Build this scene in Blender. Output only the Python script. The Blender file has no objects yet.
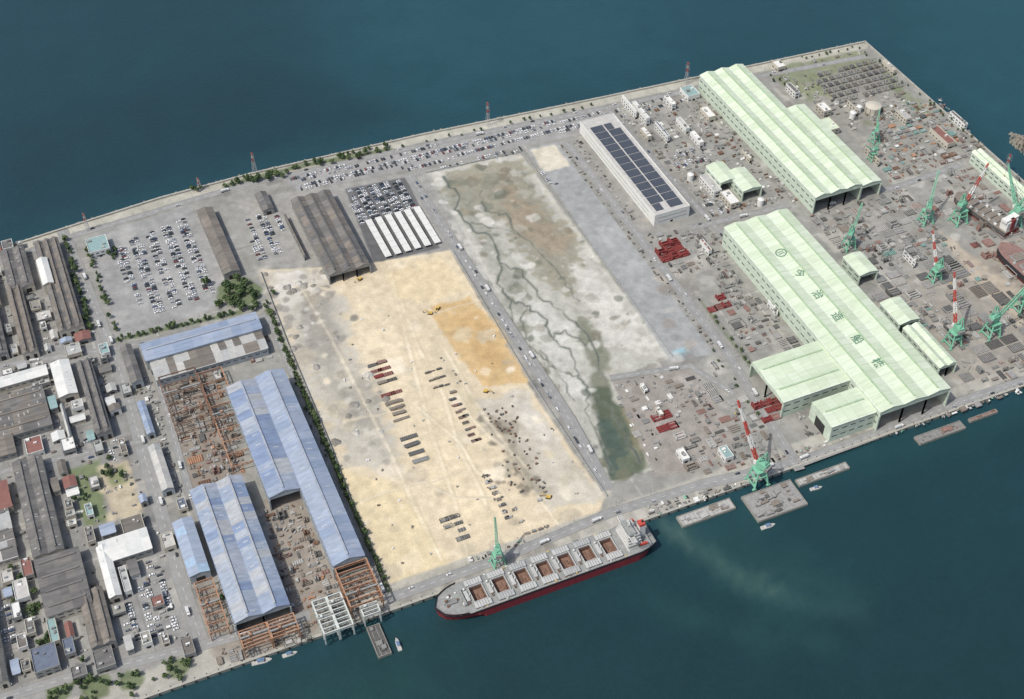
import bpy, math, random
import numpy as np
from mathutils import Vector, Matrix
random.seed(7); np.random.seed(7)
scene=bpy.context.scene
# ------------------------------------------------------------------ survey
# World axes follow the shipyard grid: +X along the quay, +Y inland. Metres.
HC=900.0; FP=1350.0; CXP=512.0; CYP=349.5; S45=math.sqrt(.5)
A=math.radians(23.4); CA,SA=math.cos(A),math.sin(A)
def S(e,n,h=0.0):
    """oblique survey reading -> metres on the plane z=h of the yard grid"""
    t=(n-CYP)/FP; u=(e-CXP)/FP
    z=(HC-h)/(S45*(1+t)); X=u*z; Y=-HC+(HC-h)*(1-t)/(1+t)
    return (X*CA+Y*SA, -X*SA+Y*CA)
def rect(a,c,h=0.0):
    p=S(a[0],a[1],h); q=S(c[0],c[1],h)
    return min(p[0],q[0]),max(p[0],q[0]),min(p[1],q[1]),max(p[1],q[1])
def inpoly(x,y,P):
    r=False; j=len(P)-1
    for i in range(len(P)):
        if (P[i][1]>y)!=(P[j][1]>y) and x<(P[j][0]-P[i][0])*(y-P[i][1])/(P[j][1]-P[i][1])+P[i][0]: r=not r
        j=i
    return r
def lin(c):
    out=[]
    for v in c:
        v=v/255.0
        out.append(v/12.92 if v<=.04045 else ((v+.055)/1.055)**2.4)
    return out
K=0.79
def C(c,ds=.10):
    l=lin(c); g=.3*l[0]+.55*l[1]+.15*l[2]
    return [min(.82,(v*(1-ds)+g*ds)*K+a) for v,a in zip(l,(.008,.010,.011))]  # haze painted into every colour: slightly greyed and blacks lifted
# ------------------------------------------------------------------ materials
_m={}
def M(name,rgb,rough=.8,var=.15,scale=.25,metal=0.0,spec=.25,streak=None):
    if name in _m: return _m[name]
    m=bpy.data.materials.new(name); m.use_nodes=True; nt=m.node_tree; b=nt.nodes["Principled BSDF"]
    b.inputs["Roughness"].default_value=rough; b.inputs["Metallic"].default_value=metal
    b.inputs["Specular IOR Level"].default_value=spec
    c=C(rgb)
    g=nt.nodes.new("ShaderNodeNewGeometry"); mp=nt.nodes.new("ShaderNodeMapping")
    if streak: mp.inputs["Scale"].default_value=streak
    nt.links.new(g.outputs["Position"],mp.inputs[0])
    n=nt.nodes.new("ShaderNodeTexNoise"); n.inputs["Scale"].default_value=scale; n.inputs["Detail"].default_value=4; n.inputs["Roughness"].default_value=.65
    nt.links.new(mp.outputs[0],n.inputs["Vector"])
    r=nt.nodes.new("ShaderNodeMapRange"); r.inputs[1].default_value=.3; r.inputs[2].default_value=.7; r.inputs[3].default_value=1-var; r.inputs[4].default_value=1+var
    nt.links.new(n.outputs[0],r.inputs[0])
    v=nt.nodes.new("ShaderNodeVectorMath"); v.operation='SCALE'; v.inputs[0].default_value=c
    nt.links.new(r.outputs[0],v.inputs["Scale"]); nt.links.new(v.outputs[0],b.inputs["Base Color"])
    _m[name]=m; return m
concrete=M("concrete",(172,170,158)); darkc=M("concrete_old",(148,146,136)); asphalt=M("asphalt",(150,150,147),.95,.14,.12)
white=M("white_paint",(228,228,222),.6,.08); glass=M("window_glass",(62,72,80),.2,.2,spec=.5); dark=M("doorway_shade",(52,50,48))  # dark: the shade inside doorways, put into a flat colour
steel=M("steel_grey",(134,134,130)); rust=M("rusted_steel",(124,94,74),.9,.3,.5); primer=M("red_primer",(132,50,46),.8,.25,.4)
orange=M("orange_frame",(176,132,100),.8,.25,.3); mint=M("mint_paint",(122,192,158),.6,.1); redp=M("crane_red",(198,74,56),.6,.1)
yellow=M("machine_yellow",(214,176,70),.6,.1); rubber=M("rubber",(35,35,35)); tin=M("tin_roof",(166,168,164),.6,.15)
mark=M("road_marking",(220,220,214),.7,.1)
# ------------------------------------------------------------------ mesh builder
class MB:
    def __init__(s): s.v=[];s.f=[];s.mi=[];s.ms=[]
    def mid(s,m):
        if m not in s.ms: s.ms.append(m)
        return s.ms.index(m)
    def face(s,pts,m):
        i=len(s.v); s.v+=list(pts); s.f.append(tuple(range(i,i+len(pts)))); s.mi.append(s.mid(m))
    def hexa(s,b,t,m,top=None):
        i=len(s.v); s.v+=list(b)+list(t); k=s.mid(m); kt=s.mid(top) if top else k
        s.f+=[(i+3,i+2,i+1,i),(i+4,i+5,i+6,i+7),(i,i+1,i+5,i+4),(i+1,i+2,i+6,i+5),(i+2,i+3,i+7,i+6),(i+3,i,i+4,i+7)]
        s.mi+=[k,kt,k,k,k,k]
    def box(s,cx,cy,z0,z1,sx,sy,m,rot=0,top=None,tap=1.0):
        c,d=math.cos(rot),math.sin(rot)
        q=[(-.5,-.5),(.5,-.5),(.5,.5),(-.5,.5)]
        b=[(cx+x*sx*c-y*sy*d,cy+x*sx*d+y*sy*c,z0) for x,y in q]
        t=[(cx+(x*sx*c-y*sy*d)*tap,cy+(x*sx*d+y*sy*c)*tap,z1) for x,y in q]
        s.hexa(b,t,m,top)
    def beam(s,p,q,w,m,w2=None):
        p=Vector(p);q=Vector(q);d=(q-p)
        if d.length<1e-4: return
        d.normalize(); a=d.cross(Vector((0,0,1)))
        if a.length<.01: a=Vector((1,0,0))
        a.normalize(); b=d.cross(a); w2=w2 or w; h=w/2; g=w2/2
        s.hexa([p-a*h-b*h,p+a*h-b*h,p+a*h+b*h,p-a*h+b*h],[q-a*g-b*g,q+a*g-b*g,q+a*g+b*g,q-a*g+b*g],m)
    def cyl(s,cx,cy,z0,z1,r,m,n=12,r2=None,top=None):
        r2=r if r2 is None else r2; i=len(s.v)
        for k in range(n):
            a=2*math.pi*k/n; s.v.append((cx+r*math.cos(a),cy+r*math.sin(a),z0))
        for k in range(n):
            a=2*math.pi*k/n; s.v.append((cx+r2*math.cos(a),cy+r2*math.sin(a),z1))
        km=s.mid(m)
        for k in range(n):
            j=(k+1)%n; s.f.append((i+k,i+j,i+n+j,i+n+k)); s.mi.append(km)
        s.f.append(tuple(range(i+n,i+2*n))); s.mi.append(s.mid(top or m))
    def mesh(s,name,o=(0,0,0)):
        me=bpy.data.meshes.new(name)
        me.from_pydata([(p[0]-o[0],p[1]-o[1],p[2]-o[2]) for p in s.v],[],s.f)
        for m in s.ms: me.materials.append(m)
        me.polygons.foreach_set("material_index",s.mi); me.update(); return me
    def build(s,name,o=None,parent=None):
        if not s.v: return None
        if o is None:
            xs=[p[0] for p in s.v]; ys=[p[1] for p in s.v]; o=((min(xs)+max(xs))/2,(min(ys)+max(ys))/2,0)
        ob=bpy.data.objects.new(name,s.mesh(name,o)); ob.location=o; scene.collection.objects.link(ob)
        if parent: ob.parent=parent; ob.location=Vector(o)-parent.location
        return ob
def inst(name,me,x,y,z=0,rot=0,sc=1.0):
    o=bpy.data.objects.new(name,me); o.location=(x,y,z); o.rotation_euler=(0,0,rot)
    o.scale=(sc,sc,sc) if not isinstance(sc,tuple) else sc
    scene.collection.objects.link(o); return o
def ribbon(mb,P,w,z0,z1,m,off=0.0,top=None):
    n=len(P); L=[];R=[]
    for i in range(n):
        a=Vector(P[max(i-1,0)]); b=Vector(P[min(i+1,n-1)]); c=Vector(P[i])
        d1=(c-a).normalized() if i>0 else (b-c).normalized(); d2=(b-c).normalized() if i<n-1 else d1
        t=(d1+d2).normalized(); nn=Vector((-t.y,t.x)); k=1/max(.5,nn.dot(Vector((-d1.y,d1.x))))
        L.append(c+nn*(off+w/2)*k); R.append(c+nn*(off-w/2)*k)
    for i in range(n-1):
        if z1-z0<.001: mb.face([(R[i].x,R[i].y,z0),(R[i+1].x,R[i+1].y,z0),(L[i+1].x,L[i+1].y,z0),(L[i].x,L[i].y,z0)],m)
        else:
            q=[R[i],R[i+1],L[i+1],L[i]]; mb.hexa([(p.x,p.y,z0) for p in q],[(p.x,p.y,z1) for p in q],m,top)
# ------------------------------------------------------------------ painted cover grids
class Cover:
    def __init__(s,u,v,rgb):
        s.u=u;s.v=v; s.U,s.V=np.meshgrid(u,v); s.c=np.tile(np.array(C(rgb)),(len(v),len(u),1)); s.h=np.zeros(s.U.shape)
        s.N=[s.field(c) for c in (70,20,6)]
    def field(s,cell):
        nx=int((s.u[-1]-s.u[0])/cell)+3; ny=int((s.v[-1]-s.v[0])/cell)+3
        nx=min(nx,3000); ny=min(ny,3000)
        g=np.random.rand(ny,nx)*2-1
        fu=np.clip((s.U-s.u[0])/cell,0,nx-2.001); fv=np.clip((s.V-s.v[0])/cell,0,ny-2.001)
        iu=fu.astype(int); iv=fv.astype(int); a=fu-iu; b=fv-iv; a=a*a*(3-2*a); b=b*b*(3-2*b)
        return (g[iv,iu]*(1-a)+g[iv,iu+1]*a)*(1-b)+(g[iv+1,iu]*(1-a)+g[iv+1,iu+1]*a)*b
    def sub(s,P,m):
        xs=[p[0] for p in P]; ys=[p[1] for p in P]
        i0,i1=np.searchsorted(s.u,[min(xs)-m,max(xs)+m]); j0,j1=np.searchsorted(s.v,[min(ys)-m,max(ys)+m])
        return slice(j0,j1),slice(i0,i1)
    def dist(s,P,sl,closed):
        U=s.U[sl];V=s.V[sl]; d=np.full(U.shape,1e9); ins=np.zeros(U.shape,bool); n=len(P)
        for i in range(n if closed else n-1):
            x0,y0=P[i]; x1,y1=P[(i+1)%n]; dx,dy=x1-x0,y1-y0; l=dx*dx+dy*dy+1e-9
            t=np.clip(((U-x0)*dx+(V-y0)*dy)/l,0,1); d=np.minimum(d,(U-x0-t*dx)**2+(V-y0-t*dy)**2)
            if closed and abs(dy)>1e-9: ins^=((y0>V)!=(y1>V))&(U<(dx)*(V-y0)/dy+x0)
        d=np.sqrt(d)
        return np.where(ins,d,-d) if closed else -d
    def apply(s,sl,sd,rgb,soft,warp,op,h,hsoft):
        N=s.N; sd=sd+warp*(.5*N[0][sl]+.6*N[1][sl]+.5*N[2][sl])
        a=np.clip((sd+soft)/(2*soft),0,1); a=a*a*(3-2*a)*op
        if rgb is not None: s.c[sl]=s.c[sl]*(1-a[...,None])+np.array(C(rgb))*a[...,None]
        if h is not None:
            b=np.clip((sd)/hsoft,0,1); s.h[sl]=s.h[sl]*(1-b)+h*b
    def poly(s,pts,rgb,soft=1.2,warp=0,op=1,h=None,hsoft=4,world=False,z=0):
        P=pts if world else [S(p[0],p[1],z) for p in pts]
        m=abs(warp)*2+soft+2; sl=s.sub(P,m); 
        if s.U[sl].size==0: return
        s.apply(sl,s.dist(P,sl,True),rgb,soft,warp,op,h,hsoft)
    def line(s,pts,w,rgb,soft=1.2,warp=0,op=1,h=None,hsoft=3,z=0,world=False):
        P=pts if world else [S(p[0],p[1],z) for p in pts]; m=w+abs(warp)*2+soft+2; sl=s.sub(P,m)
        if s.U[sl].size==0: return
        s.apply(sl,s.dist(P,sl,False)+w/2,rgb,soft,warp,op,h,hsoft)
    def blob(s,p,r,rgb,soft,warp,op,z=0):
        c=S(p[0],p[1],z); P=[(c[0]+r*math.cos(k*.785),c[1]+r*math.sin(k*.785)) for k in range(8)]
        s.poly(P,rgb,soft,warp,op,world=True)
    def build(s,name,mat,z,mask=None):
        nv,nu=s.U.shape; co=np.stack([s.U,s.V,s.h+z],-1).reshape(-1,3).astype(np.float32)
        idx=np.arange(nv*nu).reshape(nv,nu); q=np.stack([idx[:-1,:-1],idx[:-1,1:],idx[1:,1:],idx[1:,:-1]],-1)
        if mask is not None: q=q[mask[:-1,:-1]]
        q=q.reshape(-1,4); col=s.c.reshape(-1,3)
        if mask is not None:
            used=np.unique(q); rm=np.zeros(nv*nu,int); rm[used]=np.arange(len(used)); q=rm[q]; co=co[used]; col=col[used]
        me=bpy.data.meshes.new(name); me.vertices.add(len(co)); me.vertices.foreach_set("co",co.ravel())
        me.loops.add(q.size); me.loops.foreach_set("vertex_index",q.ravel().astype(np.int32))
        me.polygons.add(len(q)); me.polygons.foreach_set("loop_start",(np.arange(len(q))*4).astype(np.int32))
        me.update(calc_edges=True); me.validate()
        at=me.color_attributes.new("cover",'FLOAT_COLOR','POINT')
        at.data.foreach_set("color",np.concatenate([np.clip(col,0,1),np.ones((len(col),1))],1).astype(np.float32).ravel())
        me.materials.append(mat); me.polygons.foreach_set("use_smooth",[True]*len(q))
        ob=bpy.data.objects.new(name,me); scene.collection.objects.link(ob); return ob
def cover_mat(name,rough,var,scales,spec=.2,bump=0,bscale=1):
    m=bpy.data.materials.new(name); m.use_nodes=True; nt=m.node_tree; b=nt.nodes["Principled BSDF"]
    b.inputs["Roughness"].default_value=rough; b.inputs["Specular IOR Level"].default_value=spec
    at=nt.nodes.new("ShaderNodeAttribute"); at.attribute_name="cover"; g=nt.nodes.new("ShaderNodeNewGeometry"); last=at.outputs["Color"]
    for sc in scales:
        n=nt.nodes.new("ShaderNodeTexNoise"); n.inputs["Scale"].default_value=sc; n.inputs["Detail"].default_value=4; n.inputs["Roughness"].default_value=.7
        nt.links.new(g.outputs["Position"],n.inputs["Vector"])
        r=nt.nodes.new("ShaderNodeMapRange"); r.inputs[1].default_value=.3; r.inputs[2].default_value=.7; r.inputs[3].default_value=1-var; r.inputs[4].default_value=1+var
        nt.links.new(n.outputs[0],r.inputs[0]); v=nt.nodes.new("ShaderNodeVectorMath"); v.operation='SCALE'
        nt.links.new(last,v.inputs[0]); nt.links.new(r.outputs[0],v.inputs["Scale"]); last=v.outputs[0]
    nt.links.new(last,b.inputs["Base Color"])
    if bump:
        n=nt.nodes.new("ShaderNodeTexNoise"); n.inputs["Scale"].default_value=bscale; n.inputs["Detail"].default_value=3
        nt.links.new(g.outputs["Position"],n.inputs["Vector"]); bp=nt.nodes.new("ShaderNodeBump"); bp.inputs["Strength"].default_value=bump; bp.inputs["Distance"].default_value=.5
        nt.links.new(n.outputs[0],bp.inputs["Height"]); nt.links.new(bp.outputs[0],b.inputs["Normal"])
    return m
# ------------------------------------------------------------------ LAND
VQ=S(390,610)[1]; 
top=[(-300,335),(0,249),(75,225),(160,198),(250,174),(420,135),(600,98),(760,64),(864,42)]
TOPW=[S(*p) for p in top]; UR=S(864,42)[0]
LAND=TOPW+[(UR+2,TOPW[-1][1]-4),(UR+2,VQ),(-760,VQ),(-760,S(-300,335)[1])]
land=Cover(np.arange(-760,UR+6,1.25),np.arange(VQ-4,TOPW[0][1]+120,1.25),(150,149,141))
L=land
L.poly([(-300,335),(0,249),(75,225),(200,640),(60,720),(-300,800)],(148,147,142),3)
tones=[(128,126,120),(172,169,160),(140,137,128),(120,120,118),(184,181,170),(150,144,134),(160,158,152)]
for k in range(900):
    u=random.uniform(-600,UR); v=random.uniform(VQ,380); a=random.choice([random.uniform(3,12),random.uniform(8,34)]); b=random.choice([random.uniform(3,12),random.uniform(8,44)])
    L.poly([(u,v),(u+a,v),(u+a,v+b),(u,v+b)],random.choice(tones),random.uniform(.8,2.2),random.uniform(0,2.5),random.uniform(.25,.8),world=True)
for k in range(300):
    u=random.uniform(-600,UR); v=random.uniform(VQ,340); l=random.uniform(15,70)
    q=[(u,v),(u+l,v)] if random.random()<.5 else [(u,v),(u,v+l)]
    L.line(q,random.uniform(.6,2.0),random.choice([(108,107,102),(192,188,178)]),.9,.4,.6,world=True)
L.poly([(85,238),(190,205),(243,300),(122,337)],(154,154,151),1.5)
L.poly([(280,178),(600,103),(612,128),(300,192)],(156,155,151),2)
L.poly([(240,200),(440,168),(470,262),(262,268)],(158,156,149),2)
L.poly([(345,189),(406,177),(440,248),(374,264)],(104,104,104),1.5)
for k in range(40): L.blob((random.uniform(110,230),random.uniform(225,325)),random.uniform(3,10),random.choice([(140,140,137),(170,169,164)]),3,6,.5)
# seawall promenade
L.line([(-300,339),(0,253),(75,229),(250,178),(420,139),(600,102),(760,68),(862,46)],14,(182,179,164),1.5)
# sand
sand=[(260,270),(330,267),(375,262),(450,250),(490,318),(528,385),(604,497),(598,520),(392,590),(384,582),(332,445),(290,345)]
SW=[S(*p) for p in sand]
L.poly(sand,(219,203,170),1.5,.8)
L.poly([(264,272),(322,266),(352,300),(350,350),(402,440),(404,475),(345,455),(300,370)],(188,183,169),8,14,.95)
L.poly([(295,295),(328,285),(345,345),(330,372),(306,358)],(160,155,143),6,10,.85)
L.poly([(272,276),(305,272),(306,302),(285,312)],(206,201,188),3,6,.85)
L.poly([(325,372),(378,378),(388,440),(345,430)],(168,163,149),6,12,.8)
L.poly([(428,306),(470,296),(500,332),(527,383),(484,388),(436,330)],(206,174,118),3,5,.95)
L.poly([(452,318),(480,312),(510,366),(486,376)],(196,160,102),4,7,.6)
L.poly([(380,270),(440,255),(470,290),(425,305),(395,300)],(222,202,160),5,6,.8)
L.poly([(340,470),(400,485),(456,570),(394,586)],(222,204,160),3,4,.8)
L.poly([(405,445),(455,430),(520,520),(470,545)],(225,208,172),5,9,.9)
L.poly([(430,335),(480,390),(500,410),(470,420),(425,350)],(204,191,160),4,9,.8)
L.poly([(468,397),(526,388),(603,498),(545,512)],(195,189,172),4,8,.9)
L.poly([(510,400),(528,396),(560,440),(540,446)],(212,206,192),4,6,.8)
L.poly([(488,418),(508,413),(545,488),(522,502)],(150,142,124),4,12,.8)
for k in range(60):
    t=random.random(); x=492+t*38+random.gauss(0,9); y=420+t*75+random.gauss(0,6)
    L.blob((x,y),random.uniform(1,5),random.choice([(112,104,90),(130,120,102),(172,164,144)]),1.6,3,.75)
for k in range(230):
    x=random.uniform(264,596); y=random.uniform(262,588)
    if inpoly(*S(x,y),SW): L.blob((x,y),random.choice([random.uniform(1,4),random.uniform(2,12)]),random.choice([(232,218,188),(196,184,156),(208,192,156),(182,173,153),(236,223,198),(174,163,142)]),2.0,6,random.uniform(.35,.7))
for k in range(90):   # grey rubble at the far end of the fill
    x=random.gauss(308,24); y=random.gauss(310,32)
    if inpoly(*S(x,y),SW): L.blob((x,y),random.uniform(1,5.5),random.choice([(140,136,126),(156,151,140),(208,204,194),(126,122,112)]),1.5,4,.65)
for k in range(50):
    x=random.gauss(362,16); y=random.gauss(408,24)
    if inpoly(*S(x,y),SW): L.blob((x,y),random.uniform(1,5),random.choice([(148,143,130),(160,154,140),(204,199,184)]),1.5,4,.6)
for a,b in (((384,262),(470,560)),((400,300),(500,545)),((430,330),(560,525)),((300,280),(440,560)),((395,480),(550,515)),((350,330),(480,300)),((436,380),(530,470)),((345,420),(430,410)),((365,500),(470,470)),((290,290),(380,282)),((415,400),(520,515))):
    pts=[(a[0]+(b[0]-a[0])*t+random.uniform(-4,4),a[1]+(b[1]-a[1])*t+random.uniform(-4,4)) for t in (0,.2,.4,.6,.8,1)]
    L.line(pts,2.2,(232,220,192),1.5,1.5,.55); L.line([(p[0]+3,p[1]) for p in pts],1.0,(180,167,138),1,1,.5); L.line([(p[0]-3,p[1]) for p in pts],.8,(190,176,148),1,1,.4)
# mud flat
mud=[(426,174),(520,153),(548,190),(671,357),(612,380),(653,470),(612,482),(529,360)]
MW=[S(*p) for p in mud]
L.poly(mud,(184,183,171),1.5,1.0,h=-1.2,hsoft=5)
L.poly([(440,182),(470,170),(522,160),(560,215),(590,275),(572,300),(545,285),(500,225),(470,215)],(146,141,120),6,16,.85)
L.poly([(500,190),(535,200),(565,240),(550,255),(520,235)],(152,130,104),8,16,.5)
L.poly([(436,182),(470,190),(500,240),(540,320),(520,330),(470,230)],(138,140,126),7,22,.6)
L.poly([(575,312),(604,330),(610,372),(640,440),(650,466),(616,478),(585,405),(588,360)],(116,119,98),4,9,.85)
L.poly([(584,386),(612,384),(646,450),(640,474),(612,478),(596,430)],(88,98,78),3,6,.9)
L.poly([(520,300),(560,300),(590,380),(600,430),(560,390)],(200,199,190),5,12,.85)
L.poly([(565,262),(600,268),(655,345),(640,355),(605,345)],(210,207,197),5,10,.85)
L.poly([(445,215),(470,235),(500,290),(485,290)],(202,199,187),4,8,.7)
L.poly([(620,400),(634,410),(646,448),(634,454)],(128,120,90),3,6,.7)
L.poly([(592,410),(612,418),(632,462),(612,474)],(74,92,82),3,4,.85)
for k in range(620):
    x=random.uniform(430,668); y=random.uniform(154,476)
    if inpoly(*S(x,y),MW): 
        pond=y>385; L.blob((x,y),random.choice([random.uniform(.8,3),random.uniform(1.5,8)]),random.choice([(100,108,86),(120,118,94),(80,92,78)] if pond else [(112,114,96),(204,202,192),(148,140,118),(168,166,152),(96,103,88),(216,213,204),(130,130,112),(120,112,92)]),1.6,6,random.uniform(.35,.75))
def meander(pts,w,j):
    q=[]
    for i in range(len(pts)-1):
        for t in (0,.2,.4,.6,.8):
            q.append((pts[i][0]+(pts[i+1][0]-pts[i][0])*t+random.uniform(-j,j),pts[i][1]+(pts[i+1][1]-pts[i][1])*t+random.uniform(-j,j)*.7))
    q.append(pts[-1]); L.line(q,w+1.8,(128,128,114),1.6,1.6,.6); L.line(q,w,(80,92,84),.9,.9,.9)
for pts,w in (([(446,178),(458,196),(456,212),(470,226),(492,238),(500,262),(498,284),(512,300),(530,306),(545,318),(550,336),(572,350),(580,376),(590,392),(608,402),(622,430),(640,462)],1.5),
              ([(500,262),(520,270),(545,300),(566,312),(590,335),(600,372)],1.3),([(470,222),(500,228),(530,240),(560,275),(580,300)],.8),
              ([(512,300),(512,330),(530,345),(548,360),(575,400)],.9),([(580,376),(560,372),(540,350)],.7),([(590,392),(585,410),(600,440),(612,470)],1.6),
              ([(530,306),(520,318),(526,338)],.6),([(600,372),(612,382)],1),([(480,190),(486,210),(505,214),(520,236)],.6),([(550,336),(566,330),(586,345)],.6)):
    meander(pts,w,2.6)
L.poly([(527,149),(556,142),(714,353),(672,363)],(159,161,159),1.0,.3)
for k in range(40):
    t=random.random(); x=540+t*150; y=150+t*203; L.blob((x+random.uniform(-10,10),y),random.uniform(2,10),random.choice([(150,152,151),(168,169,166),(156,157,155)]),3,5,.6)
L.poly([(530,150),(554,145),(570,166),(545,172)],(204,196,176),1.5,2)
L.poly([(672,352),(685,347),(692,353),(678,358)],(140,190,205),1.5,1.5,.7)
# right yard
L.poly([(612,381),(690,364),(742,440),(700,470),(655,478)],(158,150,141),2,1,.8)
L.poly([(560,140),(600,130),(720,330),(745,355),(714,353)],(150,148,141),3,2,.7)
L.poly([(760,72),(862,50),(905,95),(985,150),(900,180),(830,120)],(148,146,134),3,3,.5)
L.poly([(765,74),(800,60),(820,70),(795,95)],(126,134,100),3,6,.8)
L.poly([(800,62),(862,50),(880,64),(830,75)],(134,140,104),3,5,.8)
L.poly([(880,60),(905,90),(935,115),(925,118),(880,80)],(126,134,102),3,5,.7)
for k in range(30): L.blob((random.uniform(775,930),random.uniform(60,125)),random.uniform(3,9),random.choice([(120,130,92),(138,142,110)]),3,6,.6)
L.poly([(880,285),(1030,235),(1100,290),(1080,360),(965,392)],(160,152,138),4,5,.6)
L.poly([(940,232),(1024,290),(1024,330),(960,270)],(190,176,154),4,5,.75)
L.poly([(792,362),(835,350),(850,372),(815,388)],(182,170,148),3,4,.8)
for k in range(260):
    x=random.uniform(640,1060); y=random.uniform(90,400); c=S(x,y)
    if not inpoly(c[0],c[1],MW): L.blob((x,y),random.uniform(1.5,9),random.choice([(174,166,152),(130,124,114),(186,183,174),(148,138,126),(114,113,108)]),2,5,random.uniform(.3,.6))
# quay apron
L.poly([(-760,VQ),(UR,VQ),(UR,VQ+22),(-205,VQ+24),(-760,VQ+18)],(174,171,159),1.5,1,.9,world=True)
for k in range(150):
    u=random.uniform(-250,UR); L.poly([(u,VQ),(u+random.uniform(4,16),VQ),(u+8,VQ+random.uniform(6,22)),(u,VQ+12)],random.choice([(146,142,132),(190,186,174),(126,123,114)]),1.5,2,.5,world=True)
# left works yards
L.poly([(155,382),(215,368),(248,475),(190,490)],(142,130,116),3,4,.8)
L.poly([(262,500),(300,490),(350,600),(312,640),(285,600)],(150,138,124),3,3,.8)
L.poly([(196,580),(225,590),(310,650),(255,665),(215,655)],(144,134,122),3,4,.8)
L.poly([(66,470),(100,460),(110,520),(85,530)],(114,128,84),3,4,.9); L.poly([(96,466),(130,458),(145,515),(108,522)],(196,182,152),3,5,.9)
L.poly([(100,470),(125,462),(130,480),(112,490)],(120,132,84),3,5,.8)
for p,r in (((20,585),9),((30,610),7),((60,690),9),((130,680),8),((95,690),12),((240,292),22),((180,668),9),((45,640),5),((70,285),4)): L.blob(p,r,(100,114,70),2,4,.85)
L.line([(268,310),(300,385),(388,590)],5,(92,102,66),1.5,1.5,.9)
L.line([(226,186),(300,166),(388,150)],9,(100,112,72),2,2,.85)
L.line([(66,236),(92,335)],4,(96,110,66),1.5,1.5,.8); L.line([(118,340),(240,312)],5,(96,110,66),1.5,1.5,.8)
L.line([(700,300),(752,368)],2.5,(100,112,72),1.5,1,.7)
L.c*= (1+.05*L.N[0]+.07*L.N[1]+.10*L.N[2])[...,None]
L.h+= np.where(L.h<-.1,.35*L.N[1]+.2*L.N[2],0)
ins=land.dist(LAND,(slice(None),slice(None)),True)>0
land_mat=cover_mat("ground_cover",.95,.13,(.12,.7),.15,.3,.6)
land.build("ground",land_mat,0,ins)
# ------------------------------------------------------------------ SEA
def axis(a,b,st):
    f=list(np.arange(a,b,st)); o=[];s=st
    x=b
    while x<16000: o.append(x); s*=1.35; x+=s
    x=a;s=st;p=[]
    while x>-16000: s*=1.35; x-=s; p.append(x)
    return np.array(p[::-1]+f+o)
sea=Cover(axis(-1100,1300,8),axis(-700,1400,8),(14,64,74))
def SP(*a,**k): sea.poly(*a,z=-3,**k)
SP([(-300,-60),(300,-60),(300,120),(0,220),(-300,330)],(10,54,64),soft=70,warp=25,op=.8)
SP([(0,130),(250,60),(420,115),(150,190),(0,238)],(7,48,54),soft=30,warp=12,op=.6)
SP([(300,-60),(700,-60),(640,70),(420,110)],(22,74,84),soft=80,warp=25,op=.7)
SP([(860,-40),(1100,-40),(1100,200),(940,90)],(20,76,84),soft=50,warp=12,op=.6)
SP([(-100,1200),(120,720),(650,545),(1100,380),(1500,500),(1300,1200)],(3,50,55),soft=30,warp=12,op=.9)
SP([(350,660),(700,590),(1100,560),(1100,800),(300,800)],(2,46,50),soft=60,warp=20,op=.7)
SP([(655,530),(740,505),(800,545),(850,590),(800,620),(720,585)],(18,68,68),soft=22,warp=16,op=.45)
def wisp(pts,w,c,op,n=6,sp=12):
    for k in range(n):
        o=random.uniform(-sp,sp); q=[]
        for i in range(len(pts)-1):
            for t in (0,.33,.66): q.append((pts[i][0]+(pts[i+1][0]-pts[i][0])*t+o*.6+random.uniform(-4,4),pts[i][1]+(pts[i+1][1]-pts[i][1])*t+o+random.uniform(-3,3)))
        sea.line(q,w*random.uniform(.4,1.0),c,w*1.5,w*.8,op*random.uniform(.5,1.1),z=-3)
wisp([(664,522),(690,545),(715,560),(740,578),(790,592)],4,(84,112,100),.17)
wisp([(700,545),(750,580),(820,600),(880,612)],6,(48,88,82),.13,7,18)
wisp([(650,600),(750,640),(860,640)],10,(20,68,68),.14)
SP([(290,690),(420,640),(450,700),(300,760)],(15,66,62),soft=25,warp=12,op=.5)
SP([(760,470),(1024,400),(1024,425),(780,500)],(9,62,62),soft=14,warp=10,op=.5)
sea.c*=(1+.03*sea.N[0]+.03*sea.N[1])[...,None]
sea_mat=cover_mat("sea_water",.3,.05,(.02,.2),.32,.6,.22)
sea.build("sea_water",sea_mat,-3.0)
# ------------------------------------------------------------------ coast structures
mb=MB(); ribbon(mb,[(p[0],p[1]) for p in TOPW],2,-6,1.8,concrete,off=-1.0)
ribbon(mb,[(UR+.5,TOPW[-1][1]),(UR+.5,VQ)],2,-6,1.8,concrete); mb.build("sea_wall")
mb=MB(); ribbon(mb,[(-760,VQ),(UR+2,VQ)],2.4,-6,.35,darkc,off=0,top=concrete)
for k in range(130):
    u=-600+k*9.2
    mb.box(u,VQ-1.5,-2.2,-.2,.9,.7,rubber); mb.cyl(u,VQ+1.0,.35,1.1,.35,rubber,6)
mb.build("quay_wall")
mb=MB()
rocks=M("armour_rock",(146,140,124),.95,.3,.6)
for i in range(len(TOPW)-1):
    a=Vector(TOPW[i]);b=Vector(TOPW[i+1]);n=int((b-a).length/2.6)
    for k in range(n):
        p=a.lerp(b,k/n); mb.box(p.x+random.uniform(-1,1),p.y+random.uniform(1.5,5),-5,random.uniform(-2.6,-.8),random.uniform(1.5,3),random.uniform(1.5,3),rocks,random.random()*3,tap=.7)
mb.build("riprap_rocks")
BLD=[]   # footprints for keeping clutter clear
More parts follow.
